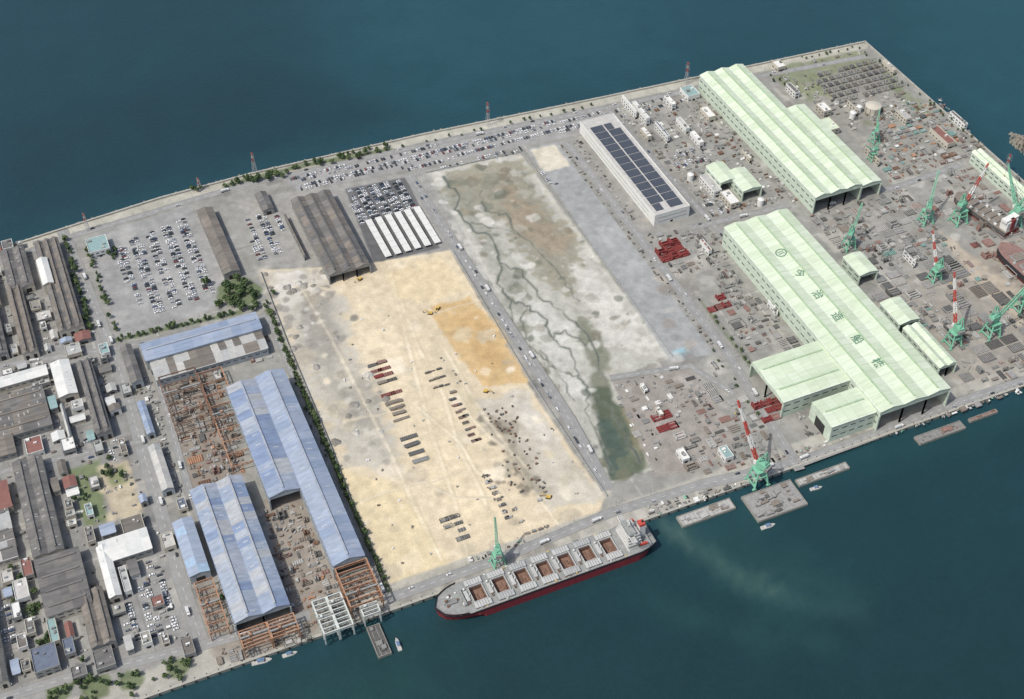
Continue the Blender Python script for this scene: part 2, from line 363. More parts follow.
# ------------------------------------------------------------------ roads
roads=[([(62,230),(100,320),(118,365),(150,475),(182,585),(203,645)],11),([(-300,372),(0,262),(66,238),(240,186),(420,146),(600,109),(760,76),(868,56)],8),
 ([(-60,385),(0,366),(118,348),(266,316)],7),([(-60,490),(0,472),(70,456),(150,440)],6),([(-40,712),(60,680),(203,645),(310,615)],9),
 ([(408,174),(520,343),(570,420),(608,490)],11),([(385,600),(500,559),(610,513),(700,485)],9),([(566,142),(640,238),(725,350),(800,470)],9),
 ([(605,106),(720,232),(790,322)],6),([(700,485),(800,462),(860,440),(960,402),(1040,376)],10),([(120,360),(150,352),(186,480),(225,590),(240,640)],6),
 ([(805,210),(900,186),(960,165)],8),([(690,228),(790,205)],8),([(266,316),(280,345),(330,470),(385,600)],6),([(735,395),(690,366),(610,378)],6)]
mr=MB(); mk=MB(); kb=MB(); ROADS=[]
for i,(P,w) in enumerate(roads):
    W=[S(*p) for p in P]; ROADS.append((W,w)); z=.05+i*.012
    ribbon(mr,W,w,z,z,asphalt)
    for s_ in (-1,1): ribbon(kb,W,.3,.0,.17+i*.012,darkc,off=s_*(w/2+.2))
    for j in range(len(W)-1):
        a=Vector(W[j]);b=Vector(W[j+1]);l=(b-a).length;d=(b-a)/l;x=3
        while x<l-4:
            p=a+d*x; ribbon(mk,[p,p+d*4],.25,z+.006,z+.006,mark); x+=9
mr.build("road"); mk.build("road_markings"); kb.build("road_kerb")
# ------------------------------------------------------------------ buildings
def wallwin(mb,x0,x1,y0,y1,h,z0=None,frac=.55,rowh=None):
    rows=[z0] if z0 else [1.2+3.6*k for k in range(max(1,int(h/3.6)))]
    for z in rows:
        zt=z+(rowh or 1.5)
        if zt>h-.3: continue
        for ax in (0,1):
            lo,hi=(x0,x1) if ax==0 else (y0,y1); n=max(1,int((hi-lo)/5)); st=(hi-lo)/n
            for k in range(n):
                a=lo+st*(k+.5-frac/2); b=a+st*frac
                if ax==0:
                    for y,s in ((y0-.06,1),(y1+.06,-1)): mb.face([(a,y,z),(b,y,z),(b,y,zt),(a,y,zt)][::s],glass)
                else:
                    for x,s in ((x0-.06,-1),(x1+.06,1)): mb.face([(x,a,z),(x,b,z),(x,b,zt),(x,a,zt)][::s],glass)
def shed(name,a,c,he,hr,n,axis,roofs,wall,vent=None,opens=(),bay=7.0,seam=None,wr=None,sky=None,raw=None,gut=None,win=True):
    x0,x1,y0,y1=raw or rect(a,c,he); BLD.append((x0,x1,y0,y1)); mb=MB(); gut=gut or roofs[0]
    if axis=='v': A0,A1,B0,B1=x0,x1,y0,y1; P=lambda s,l,z:(s,l,z)
    else: A0,A1,B0,B1=y0,y1,x0,x1; P=lambda s,l,z:(l,s,z)
    w=(A1-A0)/n; nb=max(1,int((B1-B0)/bay)); st=(B1-B0)/nb; ov=.5
    fl=1 if axis=='v' else -1
    for i in range(n):
        s0=A0+i*w; sm=s0+w/2; s1=s0+w
        for j in range(nb):
            l0=B0+j*st-(ov if j==0 else 0); l1=B0+(j+1)*st+(ov if j==nb-1 else 0)
            for (p,q,zp,zq) in ((s0,sm,he,hr),(sm,s1,hr,he)):
                m=random.choice(roofs)
                mb.face([P(p,l0,zp),P(q,l0,zq),P(q,l1,zq),P(p,l1,zp)][::fl],m)
                if seam and j>0:
                    mb.face([P(p,l0-.2,zp+.1),P(q,l0-.2,zq+.1),P(q,l0+.2,zq+.1),P(p,l0+.2,zp+.1)][::fl],seam)
                if sky and random.random()<.35:
                    f0,f1=random.choice([(.25,.6),(.4,.75)]); pa,pb=p+(q-p)*f0,p+(q-p)*f1; za,zb=zp+(zq-zp)*f0+.1,zp+(zq-zp)*f1+.1; lm=(l0+l1)/2+random.uniform(-2,2)
                    mb.face([P(pa,lm-.45,za),P(pb,lm-.45,zb),P(pb,lm+.45,zb),P(pa,lm+.45,za)][::fl],sky)
        for l,e in ((B0,'near'),(B1,'far')):
            if e in opens:
                hd=he*.80; mb.face([P(s0,l,hd),P(s1,l,hd),P(s1,l,he),P(sm,l,hr),P(s0,l,he)],wall)
                for s in (s0,s1): mb.box(*P(s,l,0)[:2],0,hd,1.2,1.2,wall)
            else:
                mb.face([P(s0,l,0),P(s1,l,0),P(s1,l,he),P(sm,l,hr),P(s0,l,he)],wall)
                dw=w*.22; e_=-.08 if e=='near' else .08
                mb.face([P(sm-dw,l+e_,0),P(sm+dw,l+e_,0),P(sm+dw,l+e_,he*.6),P(sm-dw,l+e_,he*.6)],dark)  # shaded doorway painted as a dark panel on the closed end wall
        if vent:
            cx,cy,_=P(sm,(B0+B1)/2,0); ln=(B1-B0)-6
            mb.box(cx,cy,hr-.35,hr+.8,*( (1.6,ln) if axis=='v' else (ln,1.6)),vent)
        cx,cy,_=P(s0,(B0+B1)/2,0); mb.box(cx,cy,he-.5,he+.1,*((.8,B1-B0) if axis=='v' else (B1-B0,.8)),gut)
    for s in (A0,A1):
        mb.face([P(s,B0,0),P(s,B1,0),P(s,B1,he),P(s,B0,he)],wall)
        e_=-.07 if s==A0 else .07
        if win:
            for zf in ((.3,.68) if he>9 else (.5,)):
                for k in range(nb):
                    l0=B0+(k+.2)*st; l1=B0+(k+.8)*st; wh_=min(1.3,he*.12)
                    mb.face([P(s+e_,l0,he*zf),P(s+e_,l1,he*zf),P(s+e_,l1,he*zf+wh_),P(s+e_,l0,he*zf+wh_)],glass)
    return mb.build(name)
def flat(name,a,c,h,wall,roof,par=.8,units=4,raw=None,win=True):
    x0,x1,y0,y1=raw or rect(a,c,h); BLD.append((x0,x1,y0,y1)); mb=MB(); cx,cy=(x0+x1)/2,(y0+y1)/2; sx,sy=x1-x0,y1-y0
    mb.box(cx,cy,0,h,sx,sy,wall,top=roof); t=.4
    for (px,py,a_,b_) in ((cx,y0+t/2,sx,t),(cx,y1-t/2,sx,t),(x0+t/2,cy,t,sy-2*t),(x1-t/2,cy,t,sy-2*t)): mb.box(px,py,h,h+par,a_,b_,wall)
    if win: wallwin(mb,x0,x1,y0,y1,h)
    mb.face([(cx-1.5,y0-.09,0),(cx+1.5,y0-.09,0),(cx+1.5,y0-.09,2.6),(cx-1.5,y0-.09,2.6)],dark)
    for k in range(units):
        mb.box(random.uniform(x0+2,x1-2),random.uniform(y0+2,y1-2),h,h+random.uniform(.8,2.4),random.uniform(1.2,3.5),random.uniform(1.2,3),random.choice([tin,steel,white]))
    return mb.build(name)
sk_=(.16,1,1)
gR=[M("green_roof_%d"%i,c,.7,.10,.35,streak=sk_) for i,c in enumerate([(209,223,194),(203,218,187),(213,226,199)])]
gRd=M("green_roof_rib",(188,208,172)); gV=M("green_ridge_vent",(174,198,160)); gW=M("green_wall",(200,214,194)); gB=M("green_gutter",(224,232,214))
bR=[M("blue_roof_%d"%i,c,.6,.15,.35,streak=sk_) for i,c in enumerate([(148,162,184),(138,154,178),(156,169,188),(152,164,182)])]
bR2=[M("blue_roof_old_%d"%i,c,.65,.2,.35,streak=sk_) for i,c in enumerate([(146,160,180),(132,148,174),(162,170,182),(168,172,176),(126,144,174),(152,164,180)])]
bW=M("pale_wall",(166,174,178)); dk=[M("slate_roof_%d"%i,c,.85,.25,.35,streak=sk_) for i,c in enumerate([(112,110,107),(103,101,99),(120,117,112)])]
dkb=[M("brown_roof_%d"%i,c,.85,.25,.35,streak=sk_) for i,c in enumerate([(122,115,106),(115,109,101),(130,122,112)])]
lt=[M("light_roof_%d"%i,c,.7,.15,.2) for i,c in enumerate([(182,182,177),(172,174,171),(192,190,183)])]
wh=[M("white_roof_%d"%i,c,.6,.08,.2) for i,c in enumerate([(222,222,216),(212,214,209)])]
tealr=M("teal_roof",(140,170,168),.7,.1); redr=M("red_roof",(140,94,84),.8,.15); bluer=M("navy_roof",(104,114,132),.7,.15); beige=M("beige_wall",(200,193,176),.85,.08)
wallg=M("grey_wall",(150,150,146),.85,.1)
# --- large green assembly halls
x0,x1,y0,y1=rect((700,75),(745,66),22); yb=S(852,187,22)[1]
xm=S(745,66,22)[0]; xl=S(700,75,22)[0]; xr=S(882,178,22)[0]
shed("green_assembly_hall",0,0,22,24.5,3,'v',gR,gW,vent=gV,opens=('near',),bay=9,seam=gRd,gut=gB,raw=(xl,xm,yb,y1))
shed("green_assembly_hall",0,0,19.5,21.5,1,'v',gR,gW,vent=gV,opens=('near',),bay=9,seam=gRd,gut=gB,raw=(xm+.5,max(xr,xm+20),yb,S(788,108,20)[1]))
mx0=S(725,228,24)[0]; mx1=S(787,208,24)[0]; my1=S(756,218,24)[1]; my0=S(950,388,24)[1]
wsp=(mx1-mx0)/3
hall=shed("green_fabrication_hall",0,0,24,26.2,3,'v',gR,gW,vent=gV,opens=('near',),bay=9,seam=gRd,gut=gB,raw=(mx0,mx1,my0,my1))
shed("green_fabrication_hall",0,0,20,22,2,'u',gR,gW,vent=gV,opens=('near',),bay=9,seam=gRd,gut=gB,raw=(S(752,362,20)[0],mx0-.5,S(785,402,20)[1],S(752,362,20)[1]))
shed("green_fabrication_hall",0,0,20,22,1,'u',gR,gW,vent=gV,bay=9,seam=gRd,gut=gB,raw=(S(812,402,20)[0],mx0-.5,S(830,428,20)[1],S(812,402,20)[1]))
for a,c,n in (((843,257),(878,270),1),((880,303),(920,318),1),((903,328),(957,362),2),((972,152),(1040,200),2),((706,166),(738,178),1),((726,172),(762,186),1)):
    shed("green_roofed_workshop",a,c,14,16,n,'v',gR,gW,vent=None,opens=('near',),bay=8,seam=gRd,gut=gB)
# roof lettering lying on the roof slope of the fabrication hall
letm=M("lettering_green",(96,138,114),.7,.1)
sxr=mx0+wsp; slope=math.atan2(2.2,wsp/2)
def on_roof(xc): return 24+(xc-sxr)*math.tan(slope)
xc=sxr+wsp/4
emb=MB(); yE=S(784,252,25)[1]
for k in range(28):
    a0=2*math.pi*k/28;a1=2*math.pi*(k+1)/28
    p=[(xc+r*math.cos(a),yE+r*math.sin(a)) for r,a in ((4.4,a0),(5.6,a0),(5.6,a1),(4.4,a1))]
    emb.face([(q[0],q[1],on_roof(q[0])+.25) for q in p],letm)
for sy in (-1.2,1.2): emb.face([(q[0],q[1],on_roof(q[0])+.25) for q in ((xc-3.2,yE+sy-.5),(xc+3.2,yE+sy-.5),(xc+3.2,yE+sy+.5),(xc-3.2,yE+sy+.5))],letm)
emb.build("roof_emblem",parent=hall)
yN=S(893,358,25)[1]
for i,ch in enumerate(["今","治","造","船","株"]):
    cu=bpy.data.curves.new("roof_letter",'FONT'); cu.body=ch; cu.size=11; cu.align_x='CENTER'; cu.align_y='CENTER'; cu.extrude=.05; cu.offset=.12; cu.materials.append(letm)
    o=bpy.data.objects.new("roof_letter",cu); scene.collection.objects.link(o)
    yy=yE+(yN-yE)*(i+1)/5
    mw=Matrix.Translation((xc,yy,on_roof(xc)+.3))@Matrix.Rotation(-slope,4,'Y')@Matrix.Rotation(-math.pi/2,4,'Z')
    o.parent=hall; o.matrix_local=Matrix.Translation(-hall.location)@mw
# --- white building with solar roof
wx0,wx1,wy0,wy1=rect((580,122),(690,206),14)
w=flat("white_solar_roof_factory",0,0,14,white,lt[2],par=.8,units=0,raw=(wx0,wx1,wy0,wy1),win=False)
mb=MB(); pan=M("solar_panel",(66,73,86),.3,.15,.3,spec=.5); ny=13
for i in range(2):
    for j in range(ny):
        pw=(wx1-wx0-10)/2-1.0; a=wx0+5+(pw+2)*i; b=wy0+6+(wy1-wy0-20)/ny*j; ph=(wy1-wy0-20)/ny-1.4
        if (i,j) in ((1,12),(0,0)): pw*=.6
        mb.hexa([(a,b,14.2),(a+pw,b,14.2),(a+pw,b+ph,14.2),(a,b+ph,14.2)],[(a,b,14.4),(a+pw,b,14.4),(a+pw,b+ph,14.8),(a,b+ph,14.8)],pan)
        for q in range(1,6): mb.box(a+pw*q/6,b+ph/2,14.86,14.9,.18,ph,steel)
for z in (4.5,9.5): mb.box((wx0+wx1)/2,wy0-.1,z,z+.8,(wx1-wx0)*.8,.2,lt[1]); mb.box(wx0-.1,(wy0+wy1)/2,z,z+.8,.2,(wy1-wy0)*.85,lt[1])
mb.build("solar_panels",parent=w)
# --- blue sheds (left works)
bx0=S(225,385,17)[0]; bx1=S(285,372,17)[0]; bxm=(bx0+bx1)/2; byt=S(255,379,17)[1]
skyp=M("pale_skylight",(186,192,198),.6,.1)
shed("blue_roof_workshop",0,0,17,20.5,1,'v',bR2,bW,vent=bR2[2],opens=('near',),bay=9,sky=skyp,raw=(bx0,bxm-.1,S(268,498,17)[1],byt))
shed("blue_roof_workshop",0,0,18,22,1,'v',bR,bW,vent=bR2[2],opens=('near',),bay=9,sky=skyp,raw=(bxm+.1,bx1,S(362,556,18)[1],byt+1))
shed("blue_roof_workshop",(190,491),(290,604),16,19.5,2,'v',bR2,bW,vent=bR2[3],opens=('near',),bay=8,sky=skyp)
shed("blue_roof_workshop",(172,523),(210,570),11,13,1,'v',[bR[2],M("sky_blue_roof",(156,182,206))],bW,bay=8)
shed("blue_roof_workshop",(140,344),(262,328),12,14,1,'u',bR,bW,vent=bR2[2],bay=9)
shed("grey_roof_workshop",(150,362),(268,348),9,10.5,1,'u',lt+dkb,bW,bay=7)
shed("grey_roof_workshop",(148,447),(174,487),9,11,1,'v',lt,bW)
shed("blue_roof_store",(137,403),(155,432),7,8.5,1,'v',bR,bW)
shed("grey_roof_workshop",(120,347),(143,380),9,11,1,'v',dk,bW)
# --- upper centre
shed("slate_roof_warehouse",(291,200),(370,264),12,14.5,3,'v',dkb+dk,wallg,vent=dk[1],opens=('near',),bay=8)
shed("slate_roof_warehouse",(197,211),(240,270),9,11.5,1,'v',dkb,wallg,bay=7)
shed("slate_roof_warehouse",(255,194),(274,208),7,9,1,'v',dk,wallg)
shed("slate_roof_warehouse",(284,215),(306,255),7,8.5,1,'v',dkb,wallg)
flat("yard_office",(85,240),(110,248),8,white,tealr)
cx0=S(346,190)[0]; cx1=S(404,178)[0]
cp0=S(376,262)[1]; cp1=S(360,224)[1]
for k in range(6):
    a=cx0+ (cx1-cx0)*k/6+1; b=a+(cx1-cx0)/6-3.8; mb=MB()
    mb.box((a+b)/2,(cp0+cp1)/2,2.8,3.1,b-a,cp1-cp0,wh[0])
    for y in np.linspace(cp0+1,cp1-1,7):
        mb.box((a+b)/2,y,3.1,3.18,b-a,.3,lt[0])
        for x in (a+.5,b-.5): mb.box(x,y,0,2.8,.25,.25,steel)
    mb.build("carport"); BLD.append((a,b,cp0,cp1))
# --- left town
T=[("factory",(-70,272),(0,300),10,3,'v',dk),("factory",(0,252),(34,284),9,2,'v',dk),("factory",(34,243),(84,325),10,3,'v',dk+dkb),("factory",(36,260),(54,282),13,1,'v',wh),
 ("factory",(-30,290),(8,352),9,2,'v',dk),("factory",(6,288),(38,350),9,2,'v',dkb),
 ("factory",(76,363),(112,430),10,2,'v',dk),("factory",(-20,402),(52,424),8,3,'u',dk+dkb),("warehouse",(-40,388),(48,374),8,1,'u',wh),
 ("warehouse",(50,364),(78,392),9,1,'v',wh),("factory",(12,463),(64,548),10,2,'v',dk),("factory",(34,560),(92,602),10,4,'u',dk),("factory",(78,594),(116,640),9,2,'v',dkb),
 ("warehouse",(96,548),(122,594),9,1,'v',wh),("warehouse",(98,542),(152,548),9,1,'u',wh),("warehouse",(-20,585),(8,680),9,1,'v',dk),
 ("warehouse",(-30,430),(16,452),7,1,'u',dkb),("workshop",(-10,484),(12,506),8,1,'u',[redr]),("workshop",(-30,515),(18,556),7,3,'u',lt+dk),
 ("workshop",(60,405),(72,436),7,1,'v',lt)]
for nme,a,c,h,n,ax,r in T:
    shed("town_"+nme,a,c,h,h+2.0,n,ax,r,random.choice([wallg,beige]),vent=r[-1] if n>1 else None,bay=6,sky=lt[0] if random.random()<.5 else None)
for a,c,h in (((12,582),(30,596),7),((20,560),(34,574),6),((120,520),(146,530),8),((118,568),(132,590),7),((160,535),(176,545),6),((46,620),(60,640),6),
              ((10,604),(22,616),6),((30,650),(60,665),8),((92,652),(116,664),6),((150,598),(165,604),5),((88,478),(100,486),5),((56,566),(70,575),6),((60,440),(76,448),6),
              ((84,528),(96,540),6),((0,572),(14,580),6),((176,500),(188,508),5),((148,362),(160,368),6),((120,385),(132,392),5),((212,372),(222,378),5),((180,640),(196,652),6),
              ((24,620),(36,632),6),((16,636),(28,646),6),((62,640),(76,652),6),((70,668),(88,674),5),((92,442),(104,450),5),((118,440),(128,452),5),((84,505),(94,514),5),((0,432),(10,440),6),((24,440),(44,450),6),((64,346),(82,352),6),((98,345),(110,352),6)):
    flat("town_house" if h<7 else "town_office",a,c,h,random.choice([white,beige,wallg]),random.choice([lt[0],lt[1],tealr,redr,lt[2],bluer,white,dk[0],dkb[1]]),units=2)
# --- right yard small buildings
for a,c,h,r in (((623,95),(636,112),10,white),((632,102),(650,118),10,wh[1]),((655,122),(670,136),9,bluer),((640,128),(652,136),7,white),((664,96),(676,104),8,white),((680,88),(700,94),7,tealr),
                ((700,108),(716,116),7,white),((676,118),(690,128),7,lt[0]),((690,132),(704,142),7,white),((700,176),(722,190),8,lt[0]),((720,192),(740,202),8,white),((742,150),(752,158),6,white),
                ((896,110),(912,118),8,lt[1]),((816,104),(832,110),8,white),((848,100),(858,110),8,white),((786,84),(800,92),8,dk[0]),((866,146),(880,160),9,dk[0]),((818,120),(840,128),8,gR[0]),
                ((640,384),(648,390),4,white),((655,408),(664,414),4,white),((676,450),(690,458),5,white),((718,448),(734,456),6,tealr),((846,180),(860,186),6,white),((904,250),(916,262),8,lt[0]),
                ((700,240),(712,250),7,redr),((768,300),(778,312),7,white),((950,112),(968,124),8,dk[1]),((930,128),(956,142),7,redr),((882,60),(896,70),7,lt[0]),((772,62),(786,66),6,white)):
    flat("yard_office",a,c,h,random.choice([white,beige]),r,units=2)
mb=MB(); p=S(872,112); mb.cyl(p[0],p[1],0,9,9,beige,24); mb.cyl(p[0],p[1],9,11,9.2,beige,24,r2=1); 
for k in range(10): a=k*.628; mb.box(p[0]+9.2*math.cos(a),p[1]+9.2*math.sin(a),0,9,.5,.5,steel,a)
mb.build("storage_tank")
for q in ((858,112),(852,118),(760,205),(690,180)):
    mb=MB(); p=S(*q); mb.cyl(p[0],p[1],0,8,3.5,white,16); mb.cyl(p[0],p[1],8,9.5,3.6,white,16,r2=.5); mb.beam((p[0]+3.6,p[1],0),(p[0]+3.6,p[1],9),.3,steel); mb.build("storage_tank")
mb=MB(); x0,_=S(808,72); x1,_=S(880,68); y1=S(850,62)[1]; y0=S(862,96)[1]
for x in np.arange(x0,x1,9):
    for y in np.arange(y0,y1,11):
        if random.random()<.2: continue
        mb.box(x,y,0,random.uniform(1.5,2.6),4.5,6.5,random.choice([steel,dk[1],dkb[0],darkc])); mb.box(x,y,2.6,4.2,1.5,1.5,tin)
        mb.beam((x-3.4,y-3,0),(x-3.4,y-3,7),.4,steel); mb.beam((x+3.4,y-3,0),(x+3.4,y-3,7),.4,steel); mb.beam((x-3.4,y-3,7),(x+3.4,y-3,7),.4,steel)
mb.build("electrical_substation"); BLD.append((x0,x1,y0,y1))
# ------------------------------------------------------------------ shipyard clutter
def clear(x,y,m=3):
    for b in BLD:
        if b[0]-m<x<b[1]+m and b[2]-m<y<b[3]+m: return False
    for W,w in ROADS:
        for i in range(len(W)-1):
            ax,ay=W[i];bx,by=W[i+1];dx,dy=bx-ax,by-ay;t=max(0,min(1,((x-ax)*dx+(y-ay)*dy)/(dx*dx+dy*dy)))
            if math.hypot(x-ax-t*dx,y-ay-t*dy)<w/2+m: return False
    return True
# small infill buildings of the town blocks
TW=[S(*p) for p in [(-40,262),(60,236),(100,330),(150,475),(196,640),(60,678),(-40,700)]]
KEEP=[[S(*p) for p in P] for P in ([(118,592),(170,566),(184,632),(126,648)],[(66,466),(132,454),(148,520),(84,532)],[(136,544),(170,536),(180,578),(146,584)],[(0,604),(42,598),(48,644),(2,654)])]
xs=[p[0] for p in TW]; ys=[p[1] for p in TW]; nb_=0; tr=0
while nb_<125 and tr<6000:
    tr+=1; x=random.uniform(min(xs),max(xs)); y=random.uniform(min(ys),max(ys)); a=random.uniform(5,17); b=random.uniform(5,17)
    if not inpoly(x,y,TW) or any(inpoly(x,y,k) for k in KEEP) or y<VQ+14: continue
    if any(q[0]-a/2-1.5<x<q[1]+a/2+1.5 and q[2]-b/2-1.5<y<q[3]+b/2+1.5 for q in BLD): continue
    if not clear(x,y,max(a,b)/2+.4) and min(abs(x-q[0]) for q in BLD)>0 and not all(True for _ in [0]): continue
    ok=True
    for W,w in ROADS:
        for i in range(len(W)-1):
            ax_,ay_=W[i];bx_,by_=W[i+1];dx,dy=bx_-ax_,by_-ay_;t=max(0,min(1,((x-ax_)*dx+(y-ay_)*dy)/(dx*dx+dy*dy)))
            if math.hypot(x-ax_-t*dx,y-ay_-t*dy)<w/2+max(a,b)/2+1: ok=False
    if not ok: continue
    nb_+=1; h=random.uniform(3.5,7.5); R_=(x-a/2,x+a/2,y-b/2,y+b/2)
    if random.random()<.5: shed("town_house",0,0,h,h+1.6,1,random.choice('uv'),[random.choice(lt+dk+dkb+wh+[tealr,redr,bR[2]])],random.choice([beige,white,wallg]),raw=R_,bay=5)
    else: flat("town_house",0,0,h,random.choice([white,beige,wallg]),random.choice(lt+wh+dk[:1]+[darkc]),raw=R_,units=2)
pal={'red':primer,'grey':steel,'dark':M("dark_plate",(96,95,92),.8,.25,.5),'rust':rust,'light':M("light_plate",(178,177,171),.7,.18,.4),'brown':M("brown_plate",(134,124,112),.85,.25,.5),
     'orange':orange,'mint':mint,'white':white,'blue':M("blue_tarp",(96,126,160),.6,.1),'teal':M("teal_part",(118,152,144),.6,.1),'yel':yellow,'tanred':M("faded_primer",(144,112,102),.85,.25,.4),'mid':M("mid_plate",(152,151,147),.8,.2,.4)}
def block(mb,x,y,sx,sy,h,m,m2,kind):
    if kind=='panel':
        mb.box(x,y,.2,.7,sx,sy,m); n=int(max(sx,sy)/1.8)
        for k in range(n):
            if sx>sy: mb.box(x-sx/2+(k+.5)*sx/n,y,.7,1.5,.35,sy*.95,m2)
            else: mb.box(x,y-sy/2+(k+.5)*sy/n,.7,1.5,sx*.95,.35,m2)
    elif kind=='ublock':
        mb.box(x,y,.3,1.2,sx,sy,m)
        mb.box(x-sx/2+.6,y,1.2,h,1.2,sy,m); mb.box(x+sx/2-.6,y,1.2,h*random.uniform(.5,1),1.2,sy,m)
        n=max(2,int(sy/3))
        for k in range(n): mb.box(x,y-sy/2+(k+.5)*sy/n,1.2,h*.7,sx-2.4,.4,m2)
    elif kind=='stack':
        z=.2
        for k in range(random.randint(2,4)):
            mb.box(x+random.uniform(-.5,.5),y+random.uniform(-.5,.5),z,z+.4,sx*random.uniform(.6,1),sy*random.uniform(.6,1),random.choice([m,m2]),random.uniform(-.06,.06)); z+=.45
    elif kind=='pipes':
        n=random.randint(3,7)
        for k in range(n):
            if sx>sy: mb.beam((x-sx/2,y-sy/2+k*sy/n,.6),(x+sx/2*random.uniform(.7,1),y-sy/2+k*sy/n,.6),.6,random.choice([m,m2]))
            else: mb.beam((x-sx/2+k*sx/n,y-sy/2,.6),(x-sx/2+k*sx/n,y+sy/2*random.uniform(.7,1),.6),.6,random.choice([m,m2]))
    elif kind=='frame':
        for a in (-1,1):
            for b in (-1,1): mb.beam((x+a*sx/2,y+b*sy/2,0),(x+a*sx/2,y+b*sy/2,h),.35,m)
            mb.beam((x+a*sx/2,y-sy/2,h),(x+a*sx/2,y+sy/2,h),.4,m); mb.beam((x-sx/2,y+a*sy/2,h),(x+sx/2,y+a*sy/2,h),.4,m)
        mb.box(x,y,.2,h*.4,sx*.7,sy*.7,m2)
    elif kind=='crate':
        hh=random.uniform(1.2,2.4); mb.box(x,y,.1,hh,sx,sy,m); mb.box(x,y,hh,hh+.15,sx*.96,.3,m2); mb.box(x+sx*.2,y,hh,hh+.5,sx*.2,sy*.4,m2)
    elif kind=='jumble':
        for k in range(random.randint(4,9)):
            mb.box(x+random.uniform(-.5,.5)*sx,y+random.uniform(-.5,.5)*sy,.05,random.uniform(.4,1.6),random.uniform(.6,sx*.5),random.uniform(.5,1.6),random.choice([m,m2]),random.uniform(0,3))
def scatter(name,poly,n,cols,smin,smax,hh,kinds,gap=1.2):
    P=[S(*p) for p in poly]; xs=[p[0] for p in P];ys=[p[1] for p in P]; mb=MB(); placed=[]; tries=0
    while len(placed)<n and tries<n*14:
        tries+=1; x=random.uniform(min(xs),max(xs)); y=random.uniform(min(ys),max(ys))
        if not inpoly(x,y,P): continue
        f=random.random()**1.6; sx=smin+(smax-smin)*f; sy=sx*random.choice([1,.7,.5,.35])
        sx*=1.15
        if random.random()<.5: sx,sy=sy,sx
        sx=max(sx,1.2); sy=max(sy,1.2)
        if not clear(x,y,max(sx,sy)/2+.5): continue
        if any(abs(x-q[0])<(sx+q[2])/2+gap and abs(y-q[1])<(sy+q[3])/2+gap for q in placed): continue
        placed.append((x,y,sx,sy)); m=pal[random.choice(cols)]; m2=pal[random.choice(cols)] if random.random()<.4 else m
        block(mb,x,y,sx,sy,random.uniform(*hh),m,m2,random.choice(kinds))
    mb.build(name)
mixg=['grey','dark','light','brown','grey','mid','mid','light','dark','grey','light','tanred']
allk=['panel','ublock','stack','pipes','frame','panel','jumble','jumble','stack']
rb_=['ublock','panel','ublock']
def rows(name,a,c,nx,ny,sx,sy,cols,h=(1,2.5),kinds=('panel',),skip=.12):
    p=S(*a); q=S(*c); mb=MB()
    for i in range(nx):
        for j in range(ny):
            if random.random()<skip: continue
            x=p[0]+(q[0]-p[0])*(i+.5)/nx; y=p[1]+(q[1]-p[1])*(j+.5)/ny
            block(mb,x+random.uniform(-.5,.5),y+random.uniform(-.5,.5),sx*random.uniform(.8,1.05),sy*random.uniform(.8,1.05),random.uniform(*h),pal[random.choice(cols)],pal[random.choice(cols)],random.choice(kinds))
    mb.build(name)
    BLD.append((min(p[0],q[0]),max(p[0],q[0]),min(p[1],q[1]),max(p[1],q[1])))
def stage(name,a,sx,sy,nx,ny,cols,skip=.15,kinds=('panel','ublock','panel','stack'),h=(1.5,5)):
    """orderly erection stages: a grid of large plate units starting at a, growing +X,-Y"""
    p=S(*a); mb=MB(); W_=nx*(sx+2); H_=ny*(sy+2)
    if any(q[0]<p[0]+W_ and q[1]>p[0] and q[2]<p[1] and q[3]>p[1]-H_ for q in BLD): pass
    for i in range(nx):
        for j in range(ny):
            x=p[0]+(i+.5)*(sx+2); y=p[1]-(j+.5)*(sy+2)
            if random.random()<skip or not clear(x,y,min(sx,sy)/2): continue
            block(mb,x,y,sx,sy,random.uniform(*h),pal[random.choice(cols)],pal[random.choice(cols)],random.choice(kinds))
    mb.build(name); BLD.append((p[0],p[0]+W_,p[1]-H_,p[1]))
rows("red_hull_blocks",(650,246),(690,256),3,3,11,10,['red'],(3,6),rb_)
rows("red_hull_blocks",(700,300),(738,315),3,3,9,8,['red','red','tanred'],(2,5),rb_,.3)
rows("red_hull_blocks",(648,415),(688,440),2,3,11,9,['red','red','light'],(2,4),rb_,.2)
rows("red_hull_blocks",(750,405),(790,416),3,3,9,7,['red','red','tanred'],(2,5),rb_,.2)
rows("red_hull_blocks",(970,240),(992,262),2,2,9,8,['red','tanred'],(2,5),rb_,.2)
gcol=['grey','mid','dark','light','mid']
stage("steel_hull_blocks",(858,282),13,9,3,4,gcol); stage("steel_hull_blocks",(905,268),16,10,3,3,['dark','grey','mid'])
stage("steel_hull_blocks",(930,300),14,10,2,3,gcol); stage("steel_hull_blocks",(868,222),12,8,4,3,gcol)
stage("steel_hull_blocks",(908,205),11,9,3,3,['grey','light','mid','tanred']); stage("steel_hull_blocks",(728,262),9,7,3,6,gcol)
stage("steel_hull_blocks",(770,335),8,8,2,3,gcol); stage("steel_hull_blocks",(968,348),15,10,3,2,['dark','grey','mid'])
stage("steel_hull_blocks",(955,292),12,16,3,2,['dark','mid','brown']); stage("steel_hull_blocks",(700,385),9,7,3,4,gcol)
stage("steel_hull_blocks",(880,128),7,5,5,4,['light','mid','teal','orange','grey'],kinds=('pipes','stack','crate'),h=(1,3))
stage("steel_hull_blocks",(935,152),8,6,4,4,['light','mid','grey','rust'],kinds=('pipes','stack','crate'),h=(1,3))
scatter("steel_hull_blocks",[(648,236),(690,228),(716,264),(668,279)],30,['mid','grey','dark','light','brown'],4,9,(2,4),allk)
scatter("steel_hull_blocks",[(690,232),(740,224),(800,330),(748,352),(730,325),(715,270)],130,mixg,3,12,(2,5),allk,.8)
